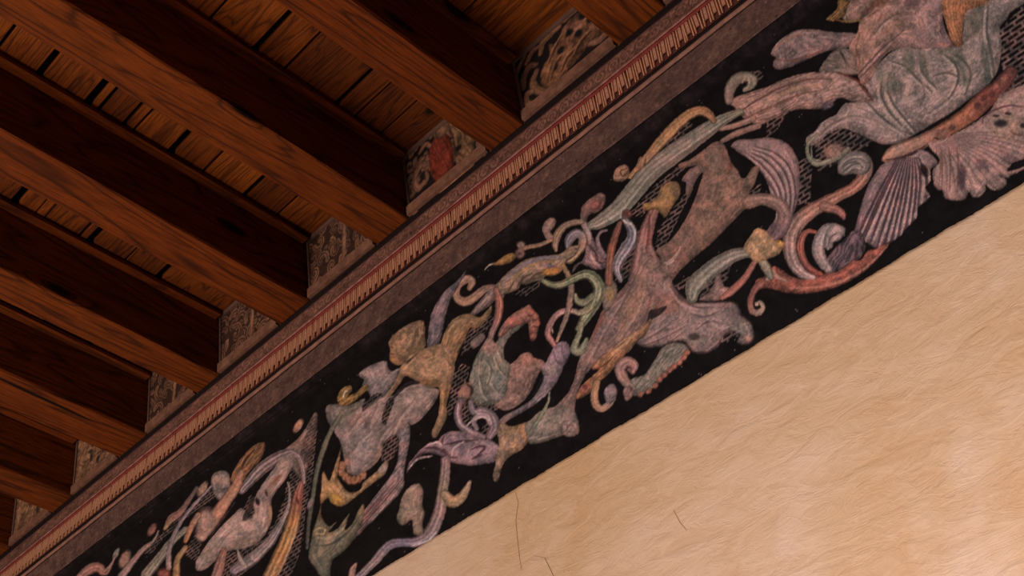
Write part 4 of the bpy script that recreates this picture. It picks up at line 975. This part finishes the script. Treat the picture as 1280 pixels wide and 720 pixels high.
    p.S(f, [(556, 618, 6), (565, 627, 7.5), (575, 623, 6.5), (583, 612, 4.5), (587, 603, 2.5)], [(132, 104, 76), (148, 110, 72), (140, 110, 88)], st=0); p.L([(545, 665), (535, 676), (515, 682)], 1.2, (168, 160, 164), .7)
    f = fig('painted_mitten', 'khaki mitten shaped leaf')
    p.P(f, [(500, 630), (505, 616), (514, 607), (524, 605), (529, 615), (528, 632), (531, 642), (528, 655), (530, 668), (518, 668), (516, 655), (514, 650), (505, 656), (498, 653), (496, 645), (499, 636)], (128, 110, 84), r=4, c2=(1, -1, (136, 102, 92)))
    f = fig('painted_bud', 'small pink bud at the lower border')
    p.S(f, [(439, 722, 4), (441, 712, 4), (445, 705, 1.5)], [(128, 92, 80)], st=0)

    # ---- left group: rider, pale horse, ochre column
    f = fig('painted_wing', 'brown wing half covered in lattice')
    p.P(f, [(350, 566), (362, 557), (375, 545), (385, 530), (393, 516), (397, 521), (394, 545), (390, 565), (384, 590), (376, 600), (368, 590), (362, 575)], (128, 98, 84), r=3, edge=.35, c2=(1, 1, (84, 62, 58)))
    q = p.pick(np.array([[372., 520], [398, 605]]), 0)
    q = q[(p.I[q] == f) & (p.X[q] > 377 + (560 - p.Y[q]) * .3)]
    p.put(q, .55 * (1 - np.clip(lat[q], 0, 1)), np.array((34., 24, 24)), None)
    f = fig('painted_bead', 'orange bead floating beside the brown wing'); p.B(373, 532, 4.5, 9.5, 30, (152, 102, 78), .95, f, None, .25)
    f = fig('painted_feather', 'orange-brown folded feather')
    p.P(f, [(289, 602), (292, 588), (300, 575), (310, 563), (320, 555), (331, 554), (328, 570), (320, 581), (311, 590), (304, 602)], (138, 86, 52), r=3, ang=-55, st=.15); p.L([(300, 590), (307, 575), (318, 562)], 1.6, (62, 34, 22), .75, [f])
    f = fig('painted_stem', 'pale stem trailing at the lower left')
    p.S(f, [(232, 662, 4), (215, 677, 5), (200, 697, 6), (183, 718, 7)], [(108, 98, 84), (112, 98, 82)], st=.15)
    p.S(f, [(264, 608, 1.5), (242, 632, 2), (226, 653, 2.4), (215, 675, 3), (211, 692, 3.5), (211, 710, 3.5)], [(116, 94, 98), (110, 90, 94), (128, 100, 92)], st=0)
    p.S(f, [(246, 610, 2.5), (237, 624, 3), (226, 640, 4.5), (214, 649, 5), (206, 661, 1.8)], [(86, 64, 62), (104, 70, 66), (120, 78, 66), (138, 100, 66)], st=.1)
    p.S(f, [(198, 664, 1.2), (192, 676, 1.8), (183, 683, 3), (174, 692, 3.4), (163, 706, 4), (152, 720, 5)], [(118, 94, 88), (128, 92, 84), (112, 88, 86)], st=0)
    for x, y, rx, ry, an, c, l in [(253, 611, 4.5, 10.5, 33, (146, 106, 82), 'orange pink seed pod above the pale stem'), (190, 662, 4.5, 9, 28, (124, 70, 58), 'dark red seed pod at the lower left'), (145, 692, 3.2, 7.5, 25, (112, 104, 92), 'grey oval bud on a curl'), (156, 699, 6, 12, 27, (126, 92, 76), 'brown pink oval seed pod')]:
        f = fig('painted_seed_pod', l); p.B(x, y, rx, ry, an, c, .95, f, None, .25)
    f = fig('painted_curl', 'reddish curl in the lower left corner of the frieze')
    p.S(f, [(98, 724, 5), (110, 713, 6.5), (122, 709, 6), (131, 715, 5), (139, 706, 2), (144, 695, 1)], [(124, 84, 74), (132, 82, 68), (120, 82, 74)], st=.12)
    f = fig('painted_arch', 'lilac band arching over the horse')
    p.S(f, [(302, 614, 4), (312, 602, 6), (326, 587, 7.5), (341, 576, 7.5), (355, 568, 6), (366, 566, 4.5), (375, 575, 4), (379, 590, 3.4), (380, 603, 2.4)], [(106, 90, 92), (112, 90, 88), (104, 82, 82), (122, 94, 90), (128, 100, 94)], st=.22)
    f = fig('painted_horse', 'pale pinkish horse like beast')
    p.P(f, [(245, 702), (252, 690), (262, 675), (275, 660), (290, 645), (302, 635), (312, 648), (318, 640), (317, 625), (325, 610), (335, 595), (345, 582), (352, 571), (366, 569), (369, 577), (362, 590), (355, 602), (346, 613), (339, 626), (340, 645), (336, 660), (328, 673), (318, 681), (305, 686), (290, 688), (280, 692), (268, 702), (256, 712), (246, 712)], (142, 114, 104), r=4.5, edge=.35, mot=.4)
    for x, y, rx, ry, an, c in [(338, 646, 4, 16, 0, (132, 98, 62)), (352, 585, 8, 12, 30, (146, 114, 102)), (332, 620, 7, 9, 0, (130, 98, 92)), (305, 680, 18, 6, -20, (124, 98, 78)), (262, 694, 10, 10, 0, (122, 98, 84))]: p.B(x, y, rx, ry, an, c, .5, None, [f])
    p.B(322, 627, 2.8, 4.5, -20, (28, 22, 26), .95); p.L([(332, 613), (334, 620)], 1.6, (40, 26, 26), .9); p.P(f, [(306, 640), (312, 626), (318, 622), (316, 635), (309, 650), (303, 650)], (40, 30, 30), r=1, edge=0, a=.8)
    for o in range(4): p.L([(336 + o * 2, 609 - o * 3), (345 + o, 601 - o * 2), (351 - o, 594 + o)], 1.1, (134, 70, 48), .6)
    f = fig('painted_rider', 'flesh coloured rider bending over the horse')
    p.P(f, [(264, 598), (270, 590), (282, 589), (288, 600), (286, 615), (278, 626), (270, 622), (265, 610)], (114, 98, 90), r=3, mot=.9); p.B(272, 598, 6, 6, 0, (128, 106, 92), .6, None, [f])
    p.S(f, [(301, 592, 5), (295, 608, 6.5), (285, 623, 7), (273, 640, 8), (262, 655, 9), (252, 670, 7)], [(140, 92, 68), (150, 100, 76), (148, 98, 76), (146, 106, 90)], st=.05); p.B(256, 652, 11, 17, 15, (146, 108, 96), .85, f)
    p.S(f, [(248, 644, 4), (240, 657, 4), (232, 676, 3)], [(144, 98, 76), (146, 90, 56)], st=0); p.L([(262, 672), (276, 652), (292, 630)], 1.2, (50, 32, 30), .7)
    f = fig('painted_column', 'ochre column with a red capital')
    p.S(f, [(376, 604, 3.5), (372, 620, 6.5), (369, 640, 8), (364, 660, 8.5), (356, 681, 8.5), (347, 700, 8.5), (336, 724, 9)], [(116, 70, 62), (128, 66, 52), (136, 84, 46), (150, 102, 52), (144, 94, 50), (146, 98, 60)], st=.16); p.L([(373, 645), (368, 668), (358, 696), (348, 718)], 1.3, (176, 132, 92), .6); p.L([(371, 622), (373, 630)], 1.2, (60, 26, 24), .8)
    f = fig('painted_drop', 'small grey drop beside the column'); p.B(388, 629, 3.2, 8.5, 18, (116, 94, 90), .95, f, None, .25)
    f = fig('painted_antler', 'lilac grey antler curving below the horse')
    p.S(f, [(360, 603, .8), (362, 616, 1.5), (360, 635, 2.5), (351, 655, 4), (339, 675, 6), (325, 690, 7), (310, 703, 7.5), (293, 713, 6)], [(136, 116, 106), (120, 102, 96), (112, 94, 94), (118, 98, 92), (100, 86, 94)], st=.15)
    p.S(f, [(297, 687, 1), (300, 698, 2.6), (306, 708, 4)], [(132, 110, 102)], st=0); p.S(f, [(316, 690, 1), (315, 699, 3)], [(136, 114, 106)], st=0)
    f = fig('painted_ribbon', 'red brown ribbon below the horse')
    p.S(f, [(280, 688, 4), (276, 702, 6), (270, 722, 7)], [(120, 76, 62), (128, 84, 74)], st=.15)
    f = fig('painted_leaf', 'ochre leaf tip at the lower edge of the photo')
    p.S(f, [(232, 684, 3), (222, 700, 4), (220, 722, 5)], [(124, 96, 60), (132, 92, 54)], st=0); p.B(205, 718, 8, 7, 0, (132, 62, 50), .8, f)

    # worn paint over everything: dust, losses, brush marks
    m = p.I > 0
    worn = sst(.26, .42, p.n2 + .5 * p.n1)
    p.C[m] = p.C[m] * (1 - .35 * worn[m, None]) + np.array((70., 52, 46)) * (.35 * worn[m, None])
    lum = p.C[m].mean(1, keepdims=True)
    p.C[m] = .68 * p.C[m] + .32 * lum * np.array((1.19, .95, .87))
    p.C[m] *= 1 + (.26 * p.n3 + .22 * p.n2 + .25 * p.n1)[m][:, None]
    p.C[m] += np.array((14., 0, -2)) * np.clip(p.n1 * 2 + p.n3 * .5, -.25, 1)[m][:, None]
    g0 = ~m
    vio = (sst(1.405, 1.425, vv) * (.6 + .8 * p.n1))[g0, None]
    p.C[g0] = p.C[g0] * (1 - .5 * vio) + np.array((46., 31, 33)) * .5 * vio
    seam = np.exp(-((vv - 1.4245 - .004 * p.n1) / .0016) ** 2) * sst(-1.2, -1.6, uu)
    p.C[g0] *= (1 - .85 * seam[g0])[:, None]
    p.C[g0] *= (1 + 1.3 * p.n1[g0] + .9 * p.n2[g0])[:, None]
    sp = (hash2(np.floor(uu * 900), np.floor(vv * 900), 5) > .9994) & g0
    p.C[sp] = (84, 74, 70)
# ------------------------------------------------------------------ the frieze
GAIN = np.array((1.38, 1.60, 2.05))   # from the look in the image (under warm light) to albedo
GC = np.array((.92, 1.03, 1.27))


def pc(c):
    return srgb(c) * GC
PAINT = painted('fresco_paint')


def grid_quads(nr, nc):
    i, j = np.meshgrid(np.arange(nr - 1), np.arange(nc - 1), indexing='ij')
    a = i * nc + j
    return np.stack([a, a + 1, a + nc + 1, a + nc], -1).reshape(-1, 4)


def split_parts(names, labels, P, quads, C, I, parent, mat):
    made = {}
    cell = I[quads]
    cid = np.where((cell[:, 0] == cell[:, 1]) | (cell[:, 0] == cell[:, 2]), cell[:, 0], np.where(cell[:, 1] == cell[:, 2], cell[:, 1], cell[:, 3]))
    for k, nm in enumerate(names):
        q = quads[cid == k]
        if not len(q):
            continue
        used, inv = np.unique(q, return_inverse=True)
        me = grid_mesh(nm, P[used], inv.reshape(q.shape), C[used])
        made[k] = o = link(nm, me, mat, made.get(SUB.get(k), parent))
        if labels and labels[k]:
            o['label'] = labels[k]
        if 'lattice' in nm:
            o['kind'] = 'stuff'


# columns spaced so that every cell is about one image pixel wide
ux = np.linspace(-2.97, -.144, 6000)
sx, sy = wall_to_px(ux, np.full_like(ux, 1.2))
cum = np.concatenate([[0], np.cumsum(np.hypot(np.diff(sx), np.diff(sy)))])
NC, NR = 1250, 330
U1 = np.interp(np.linspace(0, cum[-1], NC), cum, ux)
V1 = np.linspace(.922, 1.4535, NR)
U, V = np.meshgrid(U1, V1)
PX, PY = wall_to_px(U, V)
pt = Painter(PX, PY, (10, 7, 8))
paint_frieze(pt, U, V)
frieze = empty('painted_frieze', (0, D, 1.19 * D + EYE))
tag(frieze, 'long black ground fresco frieze of grotesque figures and scrolls above the plaster', 'fresco')
Pw = np.stack([U.ravel() * D, np.zeros(U.size), (V.ravel() - 1.19) * D], 1)
split_parts(['painted_' + n if n == 'ground' else n for n in FIG], LAB, Pw, grid_quads(NR, NC), srgb(np.clip(pt.C, 0, 255)) * GAIN, pt.I, frieze, PAINT)
# past the two ends of the traced design the frieze repeats it in mirror image
CW = srgb(np.clip(pt.C, 0, 255)).reshape(NR, NC, 3) * GAIN
IW = pt.I.reshape(NR, NC)
for sl, ax in ((slice(NC - 520, NC), -.144), (slice(0, 260), -2.97)):
    Um = (2 * ax - U1[sl])[::-1]
    n_ = len(Um)
    Uq, Vq = np.meshgrid(Um, V1)
    Pq = np.stack([Uq.ravel() * D, np.zeros(Uq.size), (Vq.ravel() - 1.19) * D], 1)
    split_parts(['painted_' + n if n == 'ground' else n for n in FIG], None, Pq, grid_quads(NR, n_), CW[:, sl][:, ::-1].reshape(-1, 3), IW[:, sl][:, ::-1].ravel(), frieze, PAINT)

# ------------------------------------------------------------------ the cornice
STONE = NT('painted_stone')
v = STONE.mapping((1, 1, 1))
a1 = STONE.noise(v, 16, 6, 0.7, 0.5)
a3 = STONE.noise(v, 70, 5, 0.75)
a2 = STONE.noise(STONE.mapping((1.2, 1, 3.0), rot=(0, math.radians(38), 0)), 26, 5, 0.7, 1.0)
cs = STONE.ramp(a1, [(.32, pc((64, 44, 40))), (.5, pc((88, 62, 54))), (.68, pc((108, 78, 64)))])
cs = STONE.mix(STONE.ramp(a2, [(.34, (.7,) * 3), (.5, (0, 0, 0))]), cs, pc((74, 50, 50)))
vo = STONE.n('ShaderNodeTexVoronoi'); vo.inputs['Scale'].default_value = 22
STONE.l(v, vo.inputs['Vector'])
cs = STONE.mix(STONE.ramp(a3, [(.36, (.65,) * 3), (.5, (0, 0, 0))]), cs, pc((64, 44, 38)))
cs = STONE.mix(STONE.ramp(a3, [(.56, (0, 0, 0)), (.70, (.5,) * 3)]), cs, pc((150, 110, 88)))
cs = STONE.mix(STONE.ramp(vo.outputs['Distance'], [(.06, (.85,) * 3), (.13, (0, 0, 0))]), cs, pc((40, 26, 24)))
STONE_M = STONE.done(cs, .9, STONE.bump(a1, .3, .004), .1)
REDL = plain('red_fillet', pc((128, 52, 46)), .35, 40)
PINKL = plain('pink_fillet', pc((150, 104, 88)), .3, 40, c2=pc((112, 66, 56)))
FILL = plain('light_fillet', pc((158, 110, 90)), .3, 30, c2=pc((120, 84, 72)))
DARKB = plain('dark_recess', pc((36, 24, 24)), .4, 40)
TONG = plain('tongue_paint', pc((196, 136, 100)), .3, 60, c2=pc((160, 104, 76)))
TONGC = plain('tongue_core', pc((176, 122, 94)), .3, 60, c2=pc((134, 84, 64)))
TONGB = plain('tongue_bed', pc((84, 44, 36)), .3, 60)
CX0, CX1 = -4.2, 1.2
cornice = empty('cornice', (0, D, 1.57 * D + EYE))
cornice.name = 'trim_1'
tag(cornice, 'painted cornice with a tongue moulding under the joist ends', kind='structure')


def band(name, prof, mat, n=1, jit=0.0):
    """a moulding: profile of (height, offset from the wall) swept along the wall"""
    xs = np.linspace(CX0, CX1, n + 1)
    vv, ff = [], []
    m = len(prof)
    for i, x in enumerate(xs):
        for z, off in prof:
            X, Y, Z = app(x, z, off)
            jz = jit * math.sin(i * 1.7 + z * 40) * rnd.uniform(.3, 1)
            vv.append((X, Y - D, Z - 1.57 * D - EYE + jz))
    for i in range(n):
        for k in range(m - 1):
            a = i * m + k
            ff.append((a, a + m, a + m + 1, a + 1))
    return link(name, mesh_from(name, vv, ff), mat, cornice)


band('stone_band', [(1.4525, -.001), (1.4525, .004), (1.456, .007), (1.475, .009), (1.500, .011), (1.522, .014), (1.527, .015)], STONE_M, 240, .0012)
band('fillet', [(1.527, .014), (1.5275, .022), (1.531, .026), (1.536, .026), (1.5395, .022), (1.5395, .010)], FILL, 160, .0008)
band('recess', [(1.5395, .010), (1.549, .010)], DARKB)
band('tongue_bed', [(1.549, .010), (1.5495, .014), (1.602, .022)], TONGB)
band('fillet', [(1.602, .022), (1.602, .028), (1.612, .030)], REDL, 160, .0006)
band('fillet', [(1.612, .030), (1.613, .034), (1.617, .036), (1.620, .034), (1.621, .026)], PINKL, 160, .0006)
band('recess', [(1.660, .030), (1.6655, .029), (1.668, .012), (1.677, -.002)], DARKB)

# tongues of the moulding: an arched frame with a raised core, one by one
PITCH = .01725
tb = bmesh.new()
w, h = PITCH * D * .46, .0505 * D
def arch(r, hh, y, z0=0.0, n=6):
    pts = [(-r, z0), ]
    pts = [(-r, z0)] + [(-r * math.cos(math.pi * k / n), hh - r * .9 + r * .9 * math.sin(math.pi * k / n)) for k in range(n + 1)] + [(r, z0)]
    return [tb.verts.new((x, y, z)) for x, z in pts]
o1 = arch(w, h, 0)
o2 = arch(w * .92, h * .985, -.0055)
i1 = arch(w * .66, h * .93, -.0055, 0)
i2 = arch(w * .56, h * .915, -.001, 0)
for A, B in ((o1, o2), (o2, i1), (i1, i2)):
    for k in range(len(A) - 1):
        tb.faces.new((A[k], A[k + 1], B[k + 1], B[k]))
tme = bpy.data.meshes.new('tongue')
tb.to_mesh(tme); tb.free()
cb = bmesh.new()
tb = cb
c1 = arch(w * .52, h * .89, .001, h * .2)
c2 = arch(w * .36, h * .85, -.0055, h * .24)
for k in range(len(c1) - 1):
    cb.faces.new((c1[k], c1[k + 1], c2[k + 1], c2[k]))
cb.faces.new(c2[::-1])
cme = bpy.data.meshes.new('tongue_core')
cb.to_mesh(cme); cb.free()
tme.materials.append(TONG)
cme.materials.append(TONGC)
k = 0
x = -2.93
while x < .45:
    X, Y, Z = app(x, 1.5502, .0150)
    t_ = link('tongue', tme, None, cornice)
    t_.location = (X + rnd.uniform(-.0012, .0012), Y - D, Z - 1.57 * D - EYE)
    t_.rotation_euler = (math.atan2(.008, .053 * D), rnd.uniform(-.05, .05), 0)
    t_.scale = (rnd.uniform(.94, 1.04), 1, rnd.uniform(.96, 1.0))
    c_ = link('tongue_core', cme, None, t_)
    x += PITCH * rnd.uniform(.985, 1.015)

# guilloche band: paint of rings and leaves along a grey pink fascia
NCg, NRg = 1500, 14
ug = np.interp(np.linspace(0, cum[-1], NCg), cum, ux)
vg = np.linspace(1.621, 1.660, NRg)
UG, VG = np.meshgrid(ug, vg)
gp = .0290
ph = UG / gp
cell = np.floor(ph)
lx = (ph - cell - .5) * gp
nz = fbm(UG * 260, VG * 330, 8, 3) - .5
ly = VG - 1.638 + (hash2(cell, cell * 0, 7) - .5) * .006 + .008 * nz
jx = (hash2(cell, cell * 0, 3) - .5) * .011
r1 = np.hypot(lx - jx, (ly) * 1.0)
nz = fbm(UG * 260, VG * 330, 8, 3) - .5
nzb = fbm(UG * 30, VG * 60, 18, 3) - .5
cg = np.tile(np.array((110., 71, 57)), (NRg, NCg, 1))
cg *= (1 + .9 * nz + .7 * nzb)[..., None]
ring = np.exp(-((r1 - .0085) / .0022) ** 2)
leaf = np.exp(-((ly - .009 * np.sin(UG / gp * 6.283 * 1.0 + 1.2)) / .0030) ** 2) * sst(.008, .013, r1)
core = np.exp(-(r1 / .0035) ** 2)
wob = sst(-.3, .1, nzb)
for mask, c_, a_ in ((leaf, (150, 104, 82), .6), (ring, (152, 106, 84), .75), (core, (140, 92, 70), .6), (np.exp(-((r1 - .0125) / .002) ** 2), (50, 30, 30), .6), (np.exp(-((r1 - .0052) / .0016) ** 2), (56, 34, 32), .6)):
    m_ = (mask * a_ * wob)[..., None]
    cg = cg * (1 - m_) + np.array(c_) * m_
ed = (sst(1.6515, 1.660, VG) * .65 + sst(1.6235, 1.621, VG) * .3)[..., None]
cg = cg * (1 - ed) + np.array((58., 38, 40)) * ed
offg = .030 - .001 * (VG - 1.621) / .039
Yg = 1 - offg / D
Pg = np.stack([UG * Yg * D, Yg * D - D, VG * Yg * D - 1.57 * D], -1).reshape(-1, 3)
link('guilloche_band', grid_mesh('guilloche_band', Pg, grid_quads(NRg, NCg), srgb(np.clip(cg, 0, 255)).reshape(-1, 3) * GC), PAINT, cornice)
for a, b in ((-4.2, -2.97), (-.144, 1.2)):
    yy = 1 - .0295 / D
    me = grid_mesh('guilloche_band', np.array([[a * D * yy, yy * D - D, z * yy * D - 1.57 * D] if s == 0 else [b * D * yy, yy * D - D, z * yy * D - 1.57 * D] for s, z in ((0, 1.621), (1, 1.621), (1, 1.66), (0, 1.66))]), np.array([[0, 1, 2, 3]]), np.tile(pc((100, 70, 62)), (4, 1)))
    link('guilloche_band', me, PAINT, cornice)

# ------------------------------------------------------------------ painted panels between the joist ends
PL = {6: 'dark panel with a red robed figure, framed by foliage',
      7: 'dark blue panel with an ochre griffin at the top of the photo',
      5: 'brown scroll panel next below the red robed one along the cornice', 4: 'brown scroll panel in the middle of the three scroll panels',
      3: 'lowest of the three brown scroll panels, left of centre on the cornice', 2: 'pale worn panel with dark dabs near the lower left',
      1: 'plain faded panel, lowest one at the lower left end of the cornice', 0: 'panel beyond the lower left edge of the photo', 8: 'panel right of the last joist end at the top edge'}
LEDGE = plain('panel_ledge', pc((122, 82, 62)), .3, 25, c2=pc((90, 58, 46)))
EDGE = plain('panel_edge', pc((96, 68, 56)), .3, 25)


def panel(bay):
    xa, xb = JOISTS[bay][1], JOISTS[bay + 1][0]
    r = random.Random(50 + bay)
    nx, nz = 96, 84
    a = np.linspace(0, 1, nx)
    b = np.linspace(0, 1, nz)
    A, B = np.meshgrid(a, b)
    W_, H_ = (xb - xa), .160
    # local drawing, 100 units wide
    gx, gy = A * 100, (1 - B) * 100 * H_ / W_
    p = Painter(gx, gy, (30, 24, 27) if bay in (6, 7) else (64, 44, 38))
    hh = 100 * H_ / W_
    p.dens = .004
    def pk():
        k_ = r.uniform(.85, 1.1)
        return tuple(c * k_ for c in r.choice(((142, 104, 84), (134, 96, 82), (142, 106, 82), (126, 94, 82))))
    if bay in (1, 2):
        p.P(1, [(3, 3), (97, 3), (97, hh - 12), (3, hh - 12)], (142, 108, 86), r=4, mot=1.0, smooth=False)
        for k in range(9 if bay == 2 else 3): p.B(r.uniform(25, 95), r.uniform(8, hh - 18), r.uniform(3, 6), r.uniform(2, 4), r.uniform(0, 180), (56, 50, 46), .85)
        for k in range(6): p.L([(r.uniform(5, 95), r.uniform(5, hh - 15)) for _ in range(3)], 1, (96, 60, 46), .6)
    elif bay == 7:
        p.P(1, [(26, 52), (24, 40), (30, 30), (38, 26), (40, 14), (48, 20), (58, 10), (74, 8), (88, 14), (98, 20), (99, 40), (90, 46), (80, 44), (68, 50), (52, 54), (40, 60), (32, 60)], (142, 100, 72), r=4, mot=.9, c2=(1, -1, (126, 92, 82)))
        for q in ([(28, 58, 3), (20, 50, 4), (16, 38, 4), (22, 30, 3)], [(12, 58, 3), (6, 52, 3.5), (8, 44, 3.5), (14, 46, 2.5)], [(6, 36, 3), (8, 26, 4), (16, 20, 4), (24, 24, 2)], [(30, 16, 3), (34, 8, 4), (44, 6, 4), (54, 6, 3)], [(78, 46, 3), (88, 50, 4), (97, 48, 4)], [(14, 14, 3), (22, 8, 3), (30, 8, 2)], [(2, 18, 2), (8, 10, 3), (14, 6, 2)], [(60, 4, 3), (76, 3, 4), (94, 6, 4)]): p.S(1, q, [pk(), pk()], st=.1)
        for x, y in ((70, 28), (84, 24), (62, 20), (50, 30), (78, 15), (92, 30), (40, 40)): p.B(x, y, 4, 3.2, 20, (26, 28, 36), .95)
        for q in ([(34, 50), (40, 40), (50, 36)], [(46, 50), (54, 42), (66, 40)], [(60, 46), (70, 38), (82, 36)], [(36, 32), (44, 24), (54, 18)]): p.L(q, 1.2, (72, 46, 36), .8); p.L([(x, y - 2.5) for x, y in q], 1.2, (172, 128, 100), .6)
    elif bay == 6:
        for k in range(26):
            cx, cy = 6 + (k % 7) * 15 + r.uniform(-4, 4), 5 + (k // 7) * 14 + r.uniform(-4, 4)
            R, t0, dr = r.uniform(5, 10), r.uniform(0, 6.28), r.choice((-1, 1))
            p.S(1, [(cx + R * (1 - .12 * i) * math.cos(t0 + dr * i * .75), cy + R * (1 - .12 * i) * math.sin(t0 + dr * i * .75), 3.6 - .2 * i) for i in range(9)], [pk(), pk()], st=.1, hl=.12, edge=.7)
        p.P(1, [(34, 18), (46, 8), (56, 14), (62, 30), (60, 52), (50, 64), (40, 60), (32, 42)], (132, 58, 46), r=5, ang=70, st=.15)
        p.P(1, [(58, 10), (70, 6), (84, 14), (90, 34), (84, 56), (72, 62), (62, 50), (64, 28)], (128, 98, 76), r=4, ang=80, st=.2, fq=.3)
        p.P(1, [(44, 6), (54, 2), (62, 8), (56, 16), (48, 14)], (132, 98, 80), r=3)
        for q in ([(30, 30, 3), (20, 26, 4), (12, 34, 4), (14, 46, 4), (24, 46, 3)], [(28, 60, 3), (18, 58, 4), (8, 66, 4), (10, 76, 3)], [(90, 20, 3), (96, 34, 4), (92, 52, 4), (96, 66, 3)], [(40, 66, 3), (52, 70, 4), (66, 66, 4), (80, 68, 3)], [(22, 12, 2), (30, 8, 3), (36, 14, 2)]): p.S(1, q, [pk(), pk()], st=.1)
        for x, y in ((22, 37), (30, 50), (14, 56), (90, 62), (68, 40)): p.B(x, y, 3.5, 3, 0, (30, 26, 32), .9)
    else:
        for k in range(30):
            cx, cy = 6 + (k % 6) * 17.5 + r.uniform(-5, 5), 4 + (k // 6) * (hh - 16) / 4.4 + r.uniform(-4, 4)
            R = r.uniform(6, 12)
            t0 = r.uniform(0, 6.28)
            dr = r.choice((-1, 1))
            pts = [(cx + R * (1 - .12 * i) * math.cos(t0 + dr * i * .75), cy + R * (1 - .12 * i) * math.sin(t0 + dr * i * .75), 4.0 - .2 * i) for i in range(9)]
            p.S(1, pts, [pk(), pk()], st=.1, hl=.12, edge=.8)
            p.L([(x, y) for x, y, _ in pts], .8, (48, 30, 28), .7)
        p.S(1, [(62, 4, 3), (58, 24, 3.5), (56, 44, 3.5), (54, hh - 18, 3)], [(140, 104, 88)], st=.1)
    p.C *= (1 + .35 * p.n1 + .3 * p.n2)[:, None]
    p.I[:] = 0
    # the board leans out of the wall at its top
    zb_, zt_ = 1.676, 1.836
    P_ = np.stack([(xa + .004 + A * (xb - xa - .008)) * D, (1.0 - .026 * B) * D - D, (zb_ + B * (zt_ - zb_)) * D - zb_ * D], -1).reshape(-1, 3)
    root = empty('metope', (0, D, zb_ * D + EYE))
    tag(root, PL[bay], 'painting', 'painted panels between the joist ends')
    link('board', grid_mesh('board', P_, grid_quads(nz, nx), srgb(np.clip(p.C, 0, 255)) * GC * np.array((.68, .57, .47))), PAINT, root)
    def strip(nm, b0, b1, a0, a1, th, mat):
        vv = []
        for s, off in ((0, 0), (1, th)):
            for bb, aa in ((b0, a0), (b0, a1), (b1, a1), (b1, a0)):
                vv.append(((xa + .004 + aa * (xb - xa - .008)) * D, (-.026 * bb) * D - off - .0004, bb * (zt_ - zb_) * D))
        link(nm, mesh_from(nm, vv, [(4, 5, 6, 7), (0, 1, 5, 4), (1, 2, 6, 5), (2, 3, 7, 6), (3, 0, 4, 7)]), mat, root)
    strip('ledge', .02, .155, .0, 1.0, .012, LEDGE)
    strip('top_strip', .93, .985, .0, 1.0, .007, EDGE)
    strip('side_strip', .155, .93, .0, .03, .004, EDGE)


for bay in range(len(JOISTS) - 1):
    panel(bay)
